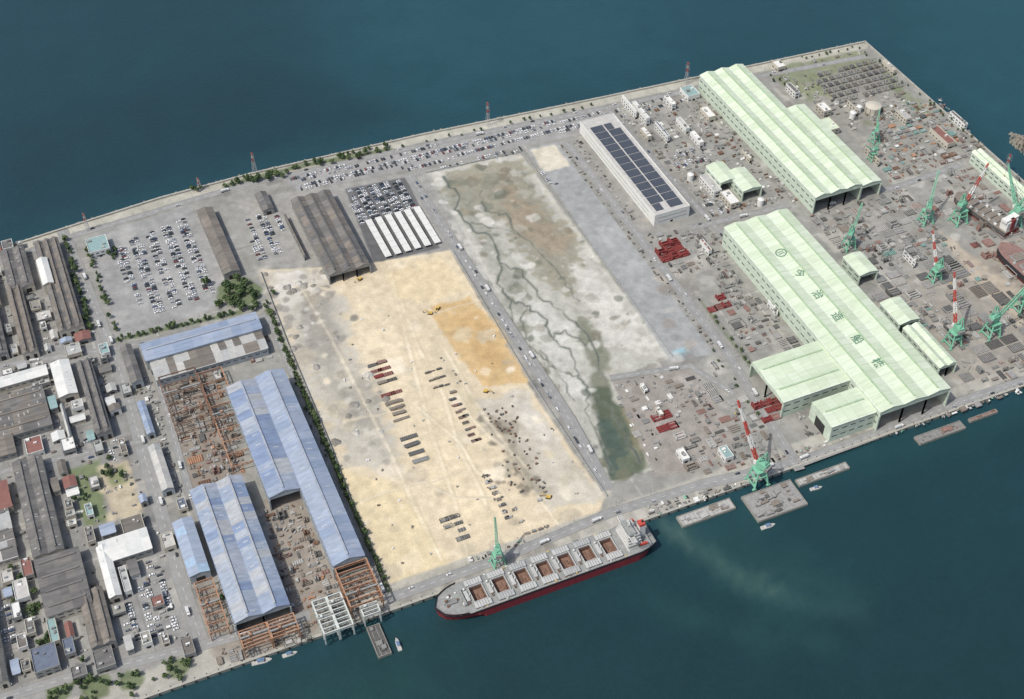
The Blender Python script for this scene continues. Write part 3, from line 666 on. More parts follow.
scatter("steel_hull_blocks",[(612,385),(660,372),(700,400),(650,470)],55,['light','brown','mid','white','grey'],2,8,(1,3),['panel','stack','crate','pipes','jumble'])
scatter("steel_hull_blocks",[(690,372),(735,362),(800,455),(690,475)],80,['grey','dark','brown','mid','light','tanred'],3,10,(2,4),allk,.8)
scatter("steel_hull_blocks",[(800,205),(900,182),(945,240),(850,262)],120,mixg,4,14,(2,6),allk,.8)
scatter("steel_hull_blocks",[(850,250),(940,235),(1010,300),(960,345),(905,320)],150,mixg+['teal'],4,17,(2,7),allk,.8)
scatter("steel_hull_blocks",[(955,335),(1010,290),(1110,300),(1110,350),(970,392)],140,mixg,4,18,(2,7),allk,.8)
scatter("steel_hull_blocks",[(930,180),(1000,160),(1110,260),(1100,300),(1010,290)],150,['dark','grey','brown','tanred','mid','light'],4,16,(2,8),allk,.8)
scatter("pipe_storage_racks",[(868,110),(940,100),(985,150),(890,182)],190,['brown','light','orange','teal','white','tanred','grey','mid','dark','rust','light'],2,8,(1.5,3.5),['pipes','crate','stack','frame','jumble','pipes'],.8)
scatter("yard_equipment",[(606,112),(700,84),(800,205),(722,226),(690,190)],240,['light','grey','white','brown','mid','dark','rust','mid'],2,7,(1.5,3),['pipes','crate','stack','frame','jumble','jumble'],.8)
scatter("yard_equipment",[(770,72),(862,50),(930,120),(850,130)],100,['light','grey','brown','dark','white'],2,7,(1.5,3),['crate','stack','frame','jumble'])
scatter("yard_equipment",[(560,146),(580,140),(720,340),(712,350)],80,['light','grey','brown','mid','dark'],1.5,5,(1,3),['crate','stack','pipes','jumble'])
scatter("quay_equipment",[(640,505),(1030,372),(1030,388),(655,516)],160,['light','grey','brown','mid','mint','dark','white'],1.5,7,(1,3),['crate','stack','pipes','jumble'],.8)
scatter("steel_hull_blocks",[(790,400),(812,402),(832,430),(806,436)],16,mixg,3,8,(1,4),allk)
scatter("steel_hull_blocks",[(795,368),(845,352),(855,378),(815,390)],16,['brown','light','mid'],3,8,(1,4),allk)
lw=['rust','brown','tanred','mid','light','dark','light','grey','brown','orange','mid']
scatter("steel_plate_yard",[(152,380),(212,368),(248,474),(190,492)],150,lw,3,14,(2,6),['panel','ublock','stack','frame','jumble'],.6)
scatter("steel_plate_yard",[(262,500),(292,492),(350,600),(322,628),(290,610)],110,lw,3,10,(2,6),['panel','ublock','jumble','stack'],.5)
scatter("steel_plate_yard",[(190,580),(232,632),(310,618),(312,640),(220,662)],100,lw,3,9,(2,5),['frame','stack','panel','jumble'],.5)
scatter("steel_plate_yard",[(334,572),(364,560),(386,602),(352,615)],40,lw,3,9,(2,5),['jumble','panel'],.5)
scatter("steel_plate_yard",[(148,360),(268,335),(272,360),(152,384)],60,lw,3,9,(1,4),['stack','panel','crate'],.6)
scatter("town_yard_stock",[(-20,250),(62,238),(196,640),(60,680),(-20,700)],150,['light','grey','white','brown','dark','mid','mid'],1.5,4.5,(1,2.5),['crate','stack','jumble'],1)
scatter("town_yard_stock",[(118,385),(150,375),(190,520),(150,440)],40,['light','grey','white','brown','mid'],2,5,(1,2.5),['crate','stack','jumble'],1)
rows("steel_girder_stack",(368,364),(402,394),2,6,13,4.2,['red','brown','dark','tanred'],kinds=('stack','panel'))
rows("steel_girder_stack",(386,402),(410,420),1,4,17,4,['rust','brown'],kinds=('stack',))
rows("steel_girder_stack",(400,436),(421,446),1,2,17,4.6,['grey','dark'],kinds=('stack','panel'))
rows("steel_girder_stack",(406,452),(431,461),1,2,19,4.4,['grey','dark'],kinds=('stack',))
rows("steel_girder_stack",(422,370),(452,388),3,3,6,1.8,['dark','brown'],kinds=('stack',))
rows("steel_girder_stack",(446,392),(482,442),2,9,7,3,['dark','brown','tanred'],kinds=('stack','pipes'))
rows("steel_girder_stack",(482,474),(512,520),3,8,5,3,['brown','light','dark'],kinds=('stack','jumble'))
rows("steel_girder_stack",(440,518),(470,540),3,4,8,4,['dark','grey'],kinds=('frame','panel'))
rows("steel_girder_stack",(508,505),(560,530),5,3,5,2.5,['light','brown','grey'],kinds=('jumble','stack'),skip=.4)
scatter("construction_debris",[(480,410),(512,404),(556,500),(520,510)],60,['dark','brown','rust'],1,2.5,(.6,1.2),['jumble'],.3)
scatter("construction_debris",[(300,280),(500,300),(590,500),(400,570)],50,['light','brown','white'],1,2.5,(.6,1.2),['stack','jumble'],.5)
scatter("quay_equipment",[(470,560),(600,513),(608,520),(480,574)],50,['light','grey','mint','white','rust'],2,5,(1,3),['crate','stack','pipes'],.6)
# rubble heaps on the fill
mb=MB(); rub=[M("rubble_%d"%i,c,.95,.3,.8) for i,c in enumerate([(158,154,144),(188,184,174),(140,136,126)])]
for k in range(34):
    x,y=random.choice([(random.gauss(306,18),random.gauss(312,26)),(random.gauss(362,12),random.gauss(405,20)),(random.gauss(300,14),random.gauss(285,8))])
    if not inpoly(*S(x,y),SW): continue
    c=S(x,y); R_=random.uniform(2,5); n=9
    ring=[(c[0]+R_*random.uniform(.7,1.2)*math.cos(a*6.283/n),c[1]+R_*random.uniform(.7,1.2)*math.sin(a*6.283/n),-.05) for a in range(n)]
    mid=[(c[0]+(p[0]-c[0])*.5+random.uniform(-.4,.4),c[1]+(p[1]-c[1])*.5+random.uniform(-.4,.4),R_*random.uniform(.2,.34)) for p in ring]
    m=random.choice(rub)
    for a in range(n): b=(a+1)%n; mb.face([ring[a],ring[b],mid[b],mid[a]],m); mb.face([mid[a],mid[b],(c[0],c[1],R_*.42)],m)
mb.build("rubble_heaps")
# ------------------------------------------------------------------ open gantry frames at the slipways
def gantry(name,x0,x1,y0,y1,h,m,n=5,crane_=True,k_=1.0):
    mb=MB()
    for k in range(n+1):
        y=y0+(y1-y0)*k/n
        for x in (x0,x1): mb.beam((x,y,0),(x,y,h),.7*k_,m)
        mb.beam((x0,y,h),(x1,y,h),.55*k_,m); mb.beam((x0,y,h-2.2),(x1,y,h-2.2),.4*k_,m); nn=6
        for i in range(nn):
            xa=x0+(x1-x0)*i/nn; xb=x0+(x1-x0)*(i+1)/nn; mb.beam((xa,y,h if i%2 else h-2.2),(xb,y,h-2.2 if i%2 else h),.3*k_,m)
    for x in (x0,x1):
        mb.beam((x,y0,h),(x,y1,h),.8*k_,m); mb.beam((x,y0,h*.5),(x,y1,h*.5),.45*k_,m)
        for k in range(n):
            ya=y0+(y1-y0)*k/n; yb=y0+(y1-y0)*(k+1)/n; mb.beam((x,ya,0),(x,yb,h),.35*k_,m)
    if crane_:
        yy=y0+(y1-y0)*random.uniform(.2,.8)
        mb.box((x0+x1)/2,yy,h+.4,h+1.6,x1-x0+1,1.3,pal['mid']); mb.box((x0+x1)/2-3,yy,h+1.6,h+3,2,2,m)
    mb.build(name)
pl=M("pale_lattice",(206,212,204),.7,.1)
xA,_=S(237,628,16); xB,_=S(290,604,16)
gantry("steel_gantry_frame",xA,(xA+xB)/2,VQ+3,S(250,622,16)[1]-3,13,orange,k_=1.2); gantry("steel_gantry_frame",(xA+xB)/2+1,xB,VQ+3,S(250,622,16)[1]-3,13,orange,k_=1.2)
gantry("steel_gantry_frame",bxm+1,bx1,VQ+4,S(362,556,18)[1]-2,16,orange,7,k_=1.3)
gantry("steel_gantry_frame",bxm+8,bx1-6,VQ-7,VQ+3,14,pl,3,k_=1.2)
gantry("steel_gantry_frame",bx0+2,(bx0+bxm)/2-.5,VQ-10,VQ+22,14,pl,7,k_=1.3); gantry("steel_gantry_frame",(bx0+bxm)/2+.5,bxm-2,VQ-10,VQ+22,14,pl,7,k_=1.3)
gantry("steel_gantry_frame",S(196,590)[0],S(214,585)[0],S(215,640)[1],S(200,590)[1],11,orange,6)
gantry("steel_gantry_frame",S(160,385)[0],S(196,376)[0],S(185,440)[1],S(160,385)[1],10,rust,6)
gantry("steel_gantry_frame",S(198,378)[0],S(222,372)[0],S(245,470)[1],S(200,380)[1],9,orange,8)
# ------------------------------------------------------------------ harbour cranes
def crane(p,heading,el=58,jl=52,jm=(redp,white),sc=1.0,body=mint,hb=20):
    x,y=S(*p); mb=MB(); hd=math.radians(heading)-A
    for a in (-1,1):
        for b in (-1,1):
            mb.beam((a*6.5,b*6.5,0.5),(a*4,b*4,hb-4),1.3,body); mb.box(a*6.5,b*6.5,0,1.4,3.2,1.6,body)
        mb.beam((a*6.2,-6.2,3),(a*6.2,6.2,3),1.0,body); mb.beam((-5,a*5,11),(5,a*5,11),.9,body); mb.beam((a*5,-5,11),(a*5,5,11),.9,body)
        mb.beam((a*6,-6,3),(a*4.6,4.8,12),.5,body)
    mb.box(0,0,hb-4,hb-2.6,10,10,body); mb.cyl(0,0,hb-2.6,hb+1,2.8,body,12)
    c,s=math.cos(hd),math.sin(hd); R=lambda u,v,z:(u*c-v*s,u*s+v*c,z)
    def rb(u,v,z0,z1,a,b,m): q=R(u,v,0); mb.box(q[0],q[1],z0,z1,a,b,m,hd)
    rb(-2,0,hb+1,hb+6.5,10,6,body); rb(-7.5,0,hb+1,hb+4.5,3,6.4,steel); rb(3.8,2.2,hb+2.5,hb+5.5,2.6,2.2,white); rb(5.15,2.2,hb+3.4,hb+5,.15,1.8,glass)
    piv=(3.5,0,hb+3); e=math.radians(el); tip=(3.5+jl*math.cos(e),0,hb+3+jl*math.sin(e)); ap=(-3.5,0,hb+19)
    for v in (-2.4,2.4):
        mb.beam(R(1.5,v,hb+6),R(ap[0],v*.3,ap[2]),.9,body); mb.beam(R(-6,v,hb+6),R(ap[0],v*.3,ap[2]),.8,body)
    N=9
    for k in range(N):
        t0,t1=k/N,(k+1)/N; w0=2.4*(1-t0*.65)*(.5+min(1,t0*4)*.5); w1=2.4*(1-t1*.65); m=jm[(k//2)%len(jm)]
        def pt(t,v,w): 
            up=w*.8; return R(piv[0]+(tip[0]-piv[0])*t-math.sin(e)*up*(1 if v[1]>0 else -1)*.5, v[0]*w, piv[2]+(tip[2]-piv[2])*t+math.cos(e)*up*(1 if v[1]>0 else -1)*.5)
        cs=[(-.7,-1),(.7,-1),(.7,1),(-.7,1)]
        for i,v in enumerate(cs):
            mb.beam(pt(t0,v,w0),pt(t1,v,w1),.55,m); mb.beam(pt(t0,v,w0),pt(t1,cs[(i+1)%4],w1),.35,m); mb.beam(pt(t1,v,w1),pt(t1,cs[(i+1)%4],w1),.35,m)
    mb.beam(R(*ap),R(*tip),.25,steel); mb.beam(R(*tip),R(tip[0]+.2,0,tip[2]-14),.2,steel); rb(tip[0]+.2,0,tip[2]-15.5,tip[2]-14,1.1,1.1,yellow)
    mb.beam(R(*ap),R(piv[0]+(tip[0]-piv[0])*.6,0,piv[2]+(tip[2]-piv[2])*.6),.25,steel)
    me=mb.mesh("harbour_crane"); inst("harbour_crane",me,x,y,0,0,sc); BLD.append((x-9,x+9,y-9,y+9))
rw=(redp,white); gg=(mint,mint)
crane((757,482),135,62,58,rw,1.05); crane((498,564),100,70,36,gg,.8)
crane((925,222),70,55,40,gg,.9); crane((958,222),40,60,46,rw,1.0); crane((1012,226),110,50,44,gg,1.0); crane((848,248),60,60,36,gg,.85)
crane((934,280),115,62,44,rw,.8); crane((952,344),110,66,56,rw,.95); crane((990,335),30,45,50,gg,1.0); crane((874,142),80,60,32,gg,.7); crane((1020,310),20,50,46,rw,.9)
crane((872,160),200,40,26,gg,.6)
# ------------------------------------------------------------------ pylons
lp=M("pylon_grey",(196,196,192),.6,.1)
def pylon(p,h=42):
    x,y=S(*p); mb=MB(); n=7
    for k in range(n):
        t0,t1=k/n,(k+1)/n; a=1.6*(1-t0)+.4; b=1.6*(1-t1)+.4; m=redp if k in (4,6) else lp
        cs=[(-1,-1),(1,-1),(1,1),(-1,1)]
        for i,c in enumerate(cs):
            d=cs[(i+1)%4]; mb.beam((c[0]*a,c[1]*a,h*t0),(c[0]*b,c[1]*b,h*t1),.28,m); mb.beam((c[0]*a,c[1]*a,h*t0),(d[0]*b,d[1]*b,h*t1),.16,m)
    for z,l in ((.72,4),(.84,3.5),(.95,3)): mb.beam((0,-l,h*z),(0,l,h*z),.3,steel)
    me=mb.mesh("lattice_pylon"); inst("lattice_pylon",me,x,y,0,.3)
for p,h in (((488,126),32),((686,84),30),((255,172),26),((88,230),22),((1005,172),24),((200,190),16)): pylon(p,h)
# ------------------------------------------------------------------ bulk carrier
def ship():
    xb=S(434,601,8)[0]; xs=S(651,536,8)[0]; Ln=xs-xb; B=15.5; yc=VQ-2.6-B; D=8.0
    hullr=M("hull_red",(140,38,48),.55,.14,.3,streak=(1,1,.2)); hullk=M("hull_dark",(64,40,46),.5,.1); deck=M("ship_deck",(148,150,146),.8,.2,.3); hold=M("hold_brown",(140,108,90),.9,.25,.4)
    cov=M("hatch_cover",(190,191,187),.7,.12); mb=MB(); ns=44
    def hb(s,z):
        f=1.0
        e=.13+.05*(1-(z+5)/(D+5))
        if s<e: f=max(.0,1-(1-s/e)**2)**.5 if s>0 else .0; f=f*(.75+.25*(z+5)/(D+5)) if s<e else f
        if s>.9: k=(s-.9)/.1; f=1-k*k*(.30 if z>2 else .75)
        return B*f
    zs=[-6,-2.6,1.6,4.8,D]
    ms=[hullr,hullr,hullr,hullk]
    def X(s,z): return xb+Ln*s-(1-s)**8*(z+6)*.25+1.5
    for i in range(ns):
        s0,s1=i/ns,(i+1)/ns
        for k in range(4):
            for sg in (-1,1):
                q=[(X(s0,zs[k]),yc+sg*hb(s0,zs[k]),zs[k]),(X(s1,zs[k]),yc+sg*hb(s1,zs[k]),zs[k]),(X(s1,zs[k+1]),yc+sg*hb(s1,zs[k+1]),zs[k+1]),(X(s0,zs[k+1]),yc+sg*hb(s0,zs[k+1]),zs[k+1])]
                mb.face(q if sg<0 else q[::-1],ms[k])
        if s1<.13 or s0>.86:
            for sg in (-1,1):
                h2=D+2.4 if s1<.13 else D+1.1
                q=[(X(s0,D),yc+sg*hb(s0,D),D),(X(s1,D),yc+sg*hb(s1,D),D),(X(s1,D),yc+sg*hb(s1,D),h2),(X(s0,D),yc+sg*hb(s0,D),h2)]; mb.face(q,hullk if s1<.13 else white)
    for k in range(4):
        q=[(X(1,zs[k]),yc-hb(1,zs[k]),zs[k]),(X(1,zs[k]),yc+hb(1,zs[k]),zs[k]),(X(1,zs[k+1]),yc+hb(1,zs[k+1]),zs[k+1]),(X(1,zs[k+1]),yc-hb(1,zs[k+1]),zs[k+1])]; mb.face(q,ms[k])
    H0,H1=.13,.845; nh=7; hw=7.2; fz=3.2
    def strip(s0,s1,ya,yb,z=D,m=deck):
        n=max(1,int((s1-s0)*ns)); 
        for i in range(n):
            a=s0+(s1-s0)*i/n;b=s0+(s1-s0)*(i+1)/n
            mb.face([(X(a,D),yc+ya(a),z),(X(b,D),yc+ya(b),z),(X(b,D),yc+yb(b),z),(X(a,D),yc+yb(a),z)],m)
    strip(0,H0,lambda s:-hb(s,D),lambda s:hb(s,D)); strip(H1,1,lambda s:-hb(s,D),lambda s:hb(s,D))
    strip(H0,H1,lambda s:-hb(s,D),lambda s:-hw); strip(H0,H1,lambda s:hw,lambda s:hb(s,D))
    pitch=(H1-H0)/nh
    for k in range(nh):
        s0=H0+pitch*k; a=s0+pitch*.22; b=s0+pitch*.78
        strip(s0,a,lambda s:-hw,lambda s:hw); strip(b,s0+pitch,lambda s:-hw,lambda s:hw)
        xa,xb_=X(a,D),X(b,D); cx=(xa+xb_)/2; w=xb_-xa
        mb.face([(xa,yc-hw,fz),(xb_,yc-hw,fz),(xb_,yc+hw,fz),(xa,yc+hw,fz)],hold)
        for j in range(5): mb.box(xa+w*(j+.5)/5,yc+random.uniform(-3,3),fz,fz+random.uniform(.4,1.2),.8,random.uniform(4,9),random.choice([rust,hold]))
        for (p,q) in (((xa,-hw),(xb_,-hw)),((xb_,-hw),(xb_,hw)),((xb_,hw),(xa,hw)),((xa,hw),(xa,-hw))):
            mb.face([(p[0],yc+p[1],fz),(q[0],yc+q[1],fz),(q[0],yc+q[1],D),(p[0],yc+p[1],D)],hold)
        for sg in (-1,1):
            mb.box(cx,yc+sg*(hw+.3),D,D+1.5,w+1.2,.6,cov); mb.box(cx+sg*(w/2+.3),yc,D,D+1.5,.6,2*hw,cov)
            mb.box(cx,yc+sg*(hw+3.8),D+1.0,D+1.9,w+3,5.4,cov if (k+sg)%3 else lt[1])
            for j in range(5): mb.box(cx-w/2+w*(j+.5)/5,yc+sg*(hw+3.8),D+1.9,D+2.15,.25,5,steel)
        xm_=X(s0,D)+.5; mb.box(xm_,yc,D,D+1.8,2.8,10,random.choice([cov,lt[0]])); mb.box(xm_,yc-6.4,D,D+1.4,1.2,2,rust); mb.box(xm_,yc+6.8,D,D+2,1.2,1.5,white); mb.cyl(xm_+2.2,yc,D,D+3.2,.5,white,8)
        for q in range(6): mb.box(random.uniform(X(s0,D),X(s0+pitch,D)),yc+random.choice([-1,1])*random.uniform(13.6,14.8),D,D+random.uniform(.5,1.4),random.uniform(.6,2),.8,random.choice([white,rust,steel,pal['yel'],pal['light']]))
    mb.box(X(.075,D),yc,D,D+1.4,6,4,steel); mb.cyl(X(.05,D),yc-2.5,D,D+1.6,1.1,rust,10); mb.cyl(X(.05,D),yc+2.5,D,D+1.6,1.1,rust,10)
    for q in range(9): mb.box(X(random.uniform(.05,.12),D),yc+random.uniform(-7,7),D,D+random.uniform(.5,1.5),random.uniform(.8,2),random.uniform(.8,2),random.choice([rust,white,pal['brown']]))
    mb.beam((X(.035,D),yc,D),(X(.035,D),yc,D+11),.5,white); mb.box(X(.115,D),yc,D,D+2.5,2,16,deck)
    sx=X(.885,D); wht=white
    mb.box(sx+6,yc,D,D+3,20,25,wht,top=deck)
    for t in range(4):
        mb.box(sx+1.5,yc,D+3+t*2.8,D+5.8+t*2.8-.15,11.5-t*.6,20-t*1.8,wht); mb.box(sx+1.5,yc,D+5.65+t*2.8,D+5.8+t*2.8,13-t*.6,22-t*1.8,lt[0])
        for y in np.arange(-8,8.1,2): mb.box(sx+1.5-(11.5-t*.6)/2,yc+y,D+4.2+t*2.8,D+5.1+t*2.8,.12,.9,glass)
    zb=D+14.2; mb.box(sx,yc,zb,zb+2.8,6.5,15,wht); mb.box(sx-.5,yc,zb-.3,zb,4.5,30,lt[0]); mb.box(sx-3.3,yc,zb+1.2,zb+2.2,.12,14,glass)
    for sg in (-1,1): mb.box(sx-.5,yc+sg*14.6,zb,zb+1.1,4.5,.3,wht); mb.box(sx-2.7,yc+sg*11,zb,zb+1.1,.3,7,wht)
    mb.box(sx,yc,zb+2.8,zb+3.0,7,15.6,deck)
    mb.beam((sx,yc,zb+3),(sx,yc,zb+12),.7,wht); mb.beam((sx,yc-3,zb+8),(sx,yc+3,zb+8),.4,wht); mb.box(sx,yc,zb+10,zb+10.5,.5,4,wht)
    fx=sx+12; mb.box(fx,yc,D+3,D+15,6,6.5,wht,tap=.85); mb.box(fx,yc,D+15,D+17.5,5.2,5.6,redp,tap=.95); mb.cyl(fx+.8,yc,D+17.5,D+19,.8,rubber,8)
    for sg in (-1,1):
        mb.box(sx+9,yc+sg*12.5,D+5,D+6.8,7,2.4,redp,tap=.8); mb.box(sx+9,yc+sg*12.5,D+6.8,D+7.6,4,1.6,redp,tap=.7)
        mb.beam((sx+6.5,yc+sg*11,D+3),(sx+6.5,yc+sg*12.5,D+8),.3,wht); mb.beam((sx+11.5,yc+sg*11,D+3),(sx+11.5,yc+sg*12.5,D+8),.3,wht)
    mb.box(X(.985,D),yc,D,D+1.2,3,8,steel); 
    for sg in (-1,1):
        for s in np.arange(.14,.86,.012): mb.beam((X(s,D),yc+sg*(B-.3),D),(X(s,D),yc+sg*(B-.3),D+1.1),.12,white)
        mb.beam((X(.14,D),yc+sg*(B-.3),D+1.1),(X(.86,D),yc+sg*(B-.3),D+1.1),.12,white)
    mb.beam((X(.7,D),VQ+3,.3),(X(.66,D),yc+B,D),.9,tin)
    mb.build("bulk_carrier_ship")
ship()
def hull(name,p,q,B,D,z0,deckm,side,low):
    a=S(*p); b=S(*q); mb=MB(); n=24; d=Vector((b[0]-a[0],b[1]-a[1])); Ln=d.length; d.normalize(); nn=Vector((-d.y,d.x))
    def hb(s): return B*(1-(1-min(1,s/.18))**2)**.5 if s<.18 else B
    P=lambda s,w,z:(a[0]+d.x*Ln*s+nn.x*w,a[1]+d.y*Ln*s+nn.y*w,z)
    for i in range(n):
        s0,s1=i/n,(i+1)/n
        for sg in (-1,1):
            mb.face([P(s0,sg*hb(s0)*.8,z0),P(s1,sg*hb(s1)*.8,z0),P(s1,sg*hb(s1),D*.45),P(s0,sg*hb(s0),D*.45)],low); mb.face([P(s0,sg*hb(s0),D*.45),P(s1,sg*hb(s1),D*.45),P(s1,sg*hb(s1),D),P(s0,sg*hb(s0),D)],side)
        mb.face([P(s0,-hb(s0),D),P(s1,-hb(s1),D),P(s1,hb(s1),D),P(s0,hb(s0),D)],deckm)
    mb.face([P(1,-B*.8,z0),P(1,B*.8,z0),P(1,B,D),P(1,-B,D)],low)
    ang=math.atan2(d.y,d.x)
    for k in range(6):
        s=.2+k*.11; c=P(s,0,0); mb.box(c[0],c[1],D,D+1.6,Ln*.07,B*1.2,pal['mid'],ang); mb.box(c[0],c[1],D+1.6,D+1.8,Ln*.06,B*1.0,pal['brown'],ang)
        for sg in (-1,1): c=P(s+.04,sg*B*.75,0); mb.box(c[0],c[1],D,D+1.5,3,2,random.choice([white,rust,pal['light']]),ang)
    c=P(.92,0,0); mb.box(c[0],c[1],D,D+10,9,B*1.5,white,ang); mb.box(c[0],c[1],D+10,D+13,7,B*1.9,white,ang); c=P(.97,0,0); mb.box(c[0],c[1],D,D+13,4,5,primer,ang)
    mb.build(name)
    BLD.append((min(a[0],b[0])-B,max(a[0],b[0])+B,min(a[1],b[1])-B,max(a[1],b[1])+B))
hull("ship_in_dry_dock",(998,250),(1090,334),13,11,0,pal['tanred'],M("hull_black",(48,46,50),.5,.1),primer)
hull("ship_in_dry_dock",(955,198),(1010,236),10,8,0,pal['brown'],pal['dark'],primer)
# ------------------------------------------------------------------ pontoons, jetty, boats
def barge(a,c,m=darkc,cols=('light','grey','mid','brown')):
    x0,x1,y0,y1=rect(a,c,-1); mb=MB(); cx,cy=(x0+x1)/2,(y0+y1)/2
    mb.box(cx,cy,-4,-1,x1-x0,y1-y0,m,top=pal[cols[0]]); 
    for e in (-1,1): mb.box(cx,cy+e*((y1-y0)/2-.4),-1,-.2,x1-x0,.5,m); mb.box(cx+e*((x1-x0)/2-.4),cy,-1,-.2,.5,y1-y0-1.4,m)
    for x in np.arange(x0+3,x1-2,4): mb.box(x,cy,-1,-.85,.4,y1-y0-2,pal['mid'])
    for k in range(int((x1-x0)*(y1-y0)/40)):
        mb.box(random.uniform(x0+3,x1-3),random.uniform(y0+3,y1-3),-.9,random.uniform(-.4,.9),random.uniform(1,8),random.uniform(1,5),pal[random.choice(cols)],random.choice([0,0,.1]))
    mb.build("floating_pontoon")
barge((676,517),(736,508)); barge((741,497),(808,504),cols=('mid','grey','dark','brown')); barge((795,480),(850,468)); barge((914,437),(966,428),cols=('grey','brown','tanred')); barge((968,419),(998,412),cols=('tanred','rust'))
barge((366,628),(392,653),cols=('dark','grey'))
def boat(p,ang,l=11):
    x,y=S(p[0],p[1],-3); mb=MB(); w=l*.28; n=8
    for i in range(n):
        s0,s1=i/n,(i+1)/n; h=lambda s:w/2*(1 if s<.6 else max(.02,1-((s-.6)/.4)**2)); X=lambda s:-l/2+l*s
        for sg in (-1,1): mb.face([(X(s0),sg*h(s0)*.8,-.4),(X(s1),sg*h(s1)*.8,-.4),(X(s1),sg*h(s1),1.3+s1*.5),(X(s0),sg*h(s0),1.3+s0*.5)],white)
        mb.face([(X(s0),-h(s0),1.1+s0*.5),(X(s1),-h(s1),1.1+s1*.5),(X(s1),h(s1),1.1+s1*.5),(X(s0),h(s0),1.1+s0*.5)],pal['light'])
    mb.face([(-l/2,-w*.4,-.4),(-l/2,w*.4,-.4),(-l/2,w/2,1.3),(-l/2,-w/2,1.3)],white)
    mb.box(-l*.05,0,1.3,3.4,l*.3,w*.65,white); mb.box(l*.11,0,2.2,3.0,.1,w*.55,glass); mb.box(-l*.05,0,3.4,3.6,l*.34,w*.7,pal['blue']); mb.beam((-l*.05,0,3.6),(-l*.05,0,5.5),.2,white)
    inst("work_boat",mb.mesh("work_boat"),x,y,-3,math.radians(ang)-A)
boat((768,527),20,13); boat((398,645),110,12); boat((816,489),15,11); boat((262,662),15,16); boat((290,655),20,12)
# islet
mb=MB(); p=S(1030,148)
for k in range(150):
    a=random.random()*6.28; r=random.random()**.5; mb.box(p[0]+r*13*math.cos(a),p[1]+r*34*math.sin(a),-5,-3+(1-r)*6+random.random()*2,random.uniform(2,6),random.uniform(2,6),rocks if k%3 else pal['brown'],random.random()*3,tap=.5)
mb.build("rocky_islet")
# ------------------------------------------------------------------ cars
def car_mesh(i,paint):
    mb=MB(); w=.85
    prof=[(-2.15,.35),(2.15,.35),(2.2,.75),(1.25,.95),(-2.1,1.0)]
    n=len(prof)
    for k in range(n):
        a=prof[k];b=prof[(k+1)%n]; mb.face([(-w,a[0],a[1]),(w,a[0],a[1]),(w,b[0],b[1]),(-w,b[0],b[1])][::-1],paint)
    for s in (-1,1): mb.face([(s*w,a[0],a[1]) for a in prof][::s],paint)
    cb=[(-w*.96,-1.75),(w*.96,-1.75),(w*.96,1.15),(-w*.96,1.15)]; ct=[(-w*.78,-1.3),(w*.78,-1.3),(w*.78,.45),(-w*.78,.45)]
    mb.hexa([(a,b,.97) for a,b in cb],[(a,b,1.45) for a,b in ct],glass,top=paint)
    for x in (-.8,.8):
        for y in (-1.35,1.35):
            b=len(mb.v)
            for q in (-.1,.1):
                for k in range(8): mb.v.append((x+q,y+.33*math.cos(k*.785),.33+.33*math.sin(k*.785)))
            km=mb.mid(rubber)
            for k in range(8): mb.f.append((b+k,b+(k+1)%8,b+8+(k+1)%8,b+8+k)); mb.mi.append(km)
            mb.f+= [tuple(range(b,b+8)),tuple(range(b+8,b+16))]; mb.mi+=[km,km]
    return mb.mesh("parked_car")
paints=[M("car_paint_%d"%i,c,.3,.02,spec=.5) for i,c in enumerate([(236,236,236),(222,222,220),(186,190,194),(64,66,70),(42,44,48),(124,128,134),(74,92,126),(130,52,50),(236,236,232)])]
cars=[car_mesh(i,p) for i,p in enumerate(paints)]; cw=[26,16,18,16,16,12,5,3,10]
stall=MB(); NC=0
def lot(poly,along='u',fill=.75,aisle=6.5,clr=True,z=.0):
    global NC
    P=[S(*p) for p in poly]; xs=[p[0] for p in P];ys=[p[1] for p in P]
    lo,hi=((min(ys),max(ys)) if along=='u' else (min(xs),max(xs))); a0,a1=((min(xs),max(xs)) if along=='u' else (min(ys),max(ys)))
    r=lo+3; k=0
    while r<hi:
        a=a0+2; f=fill*random.uniform(.75,1.2)
        while a<a1:
            x,y=(a,r) if along=='u' else (r,a)
            if inpoly(x,y,P) and (not clr or clear(x,y,1.5)):
                if along=='u': stall.box(x-1.3,y,.01,.03,.14,4.8,mark)
                else: stall.box(x,y-1.3,.01,.03,4.8,.14,mark)
                if random.random()<f:
                    rt=(0 if along=='u' else math.pi/2)+(math.pi if random.random()<.5 else 0)+random.uniform(-.04,.04)
                    inst("parked_car",random.choices(cars,cw)[0],x+random.uniform(-.15,.15),y+random.uniform(-.4,.4),z,rt,random.uniform(1.0,1.15)); NC+=1
            a+=2.75
        r+=5.4 if k%2==0 else 5.4+aisle; k+=1
lot([(112,248),(188,216),(206,250),(222,290),(150,318),(130,290)],'v',.62)
lot([(118,245),(186,222),(190,240),(120,262)],'v',.3)
lot([(288,178),(395,152),(470,136),(600,110),(606,122),(480,150),(400,170),(300,190)],'u',.75,5)
lot([(346,190),(404,179),(424,212),(360,225)],'v',.95,2.5)
lot([(245,218),(278,212),(290,250),(258,262)],'v',.8)
lot([(400,168),(520,146),(524,152),(405,176)],'u',.5)
lot([(120,596),(165,570),(180,630),(128,645)],'v',.6)
lot([(600,108),(690,84),(700,96),(612,124)],'u',.5)
lot([(140,548),(166,540),(176,575),(150,580)],'v',.5)
lot([(664,150),(700,142),(712,160),(676,170)],'u',.45)
lot([(540,170),(548,168),(560,186),(552,190)],'v',.3)
lot([(700,200),(720,196),(730,212),(712,218)],'u',.5)
lot([(0,608),(40,600),(46,640),(4,650)],'v',.4)
lot([(84,440),(118,432),(124,452),(88,460)],'v',.5)
lot([(62,300),(88,296),(96,335),(66,344)],'v',.4)
stall.build("parking_bay_markings")
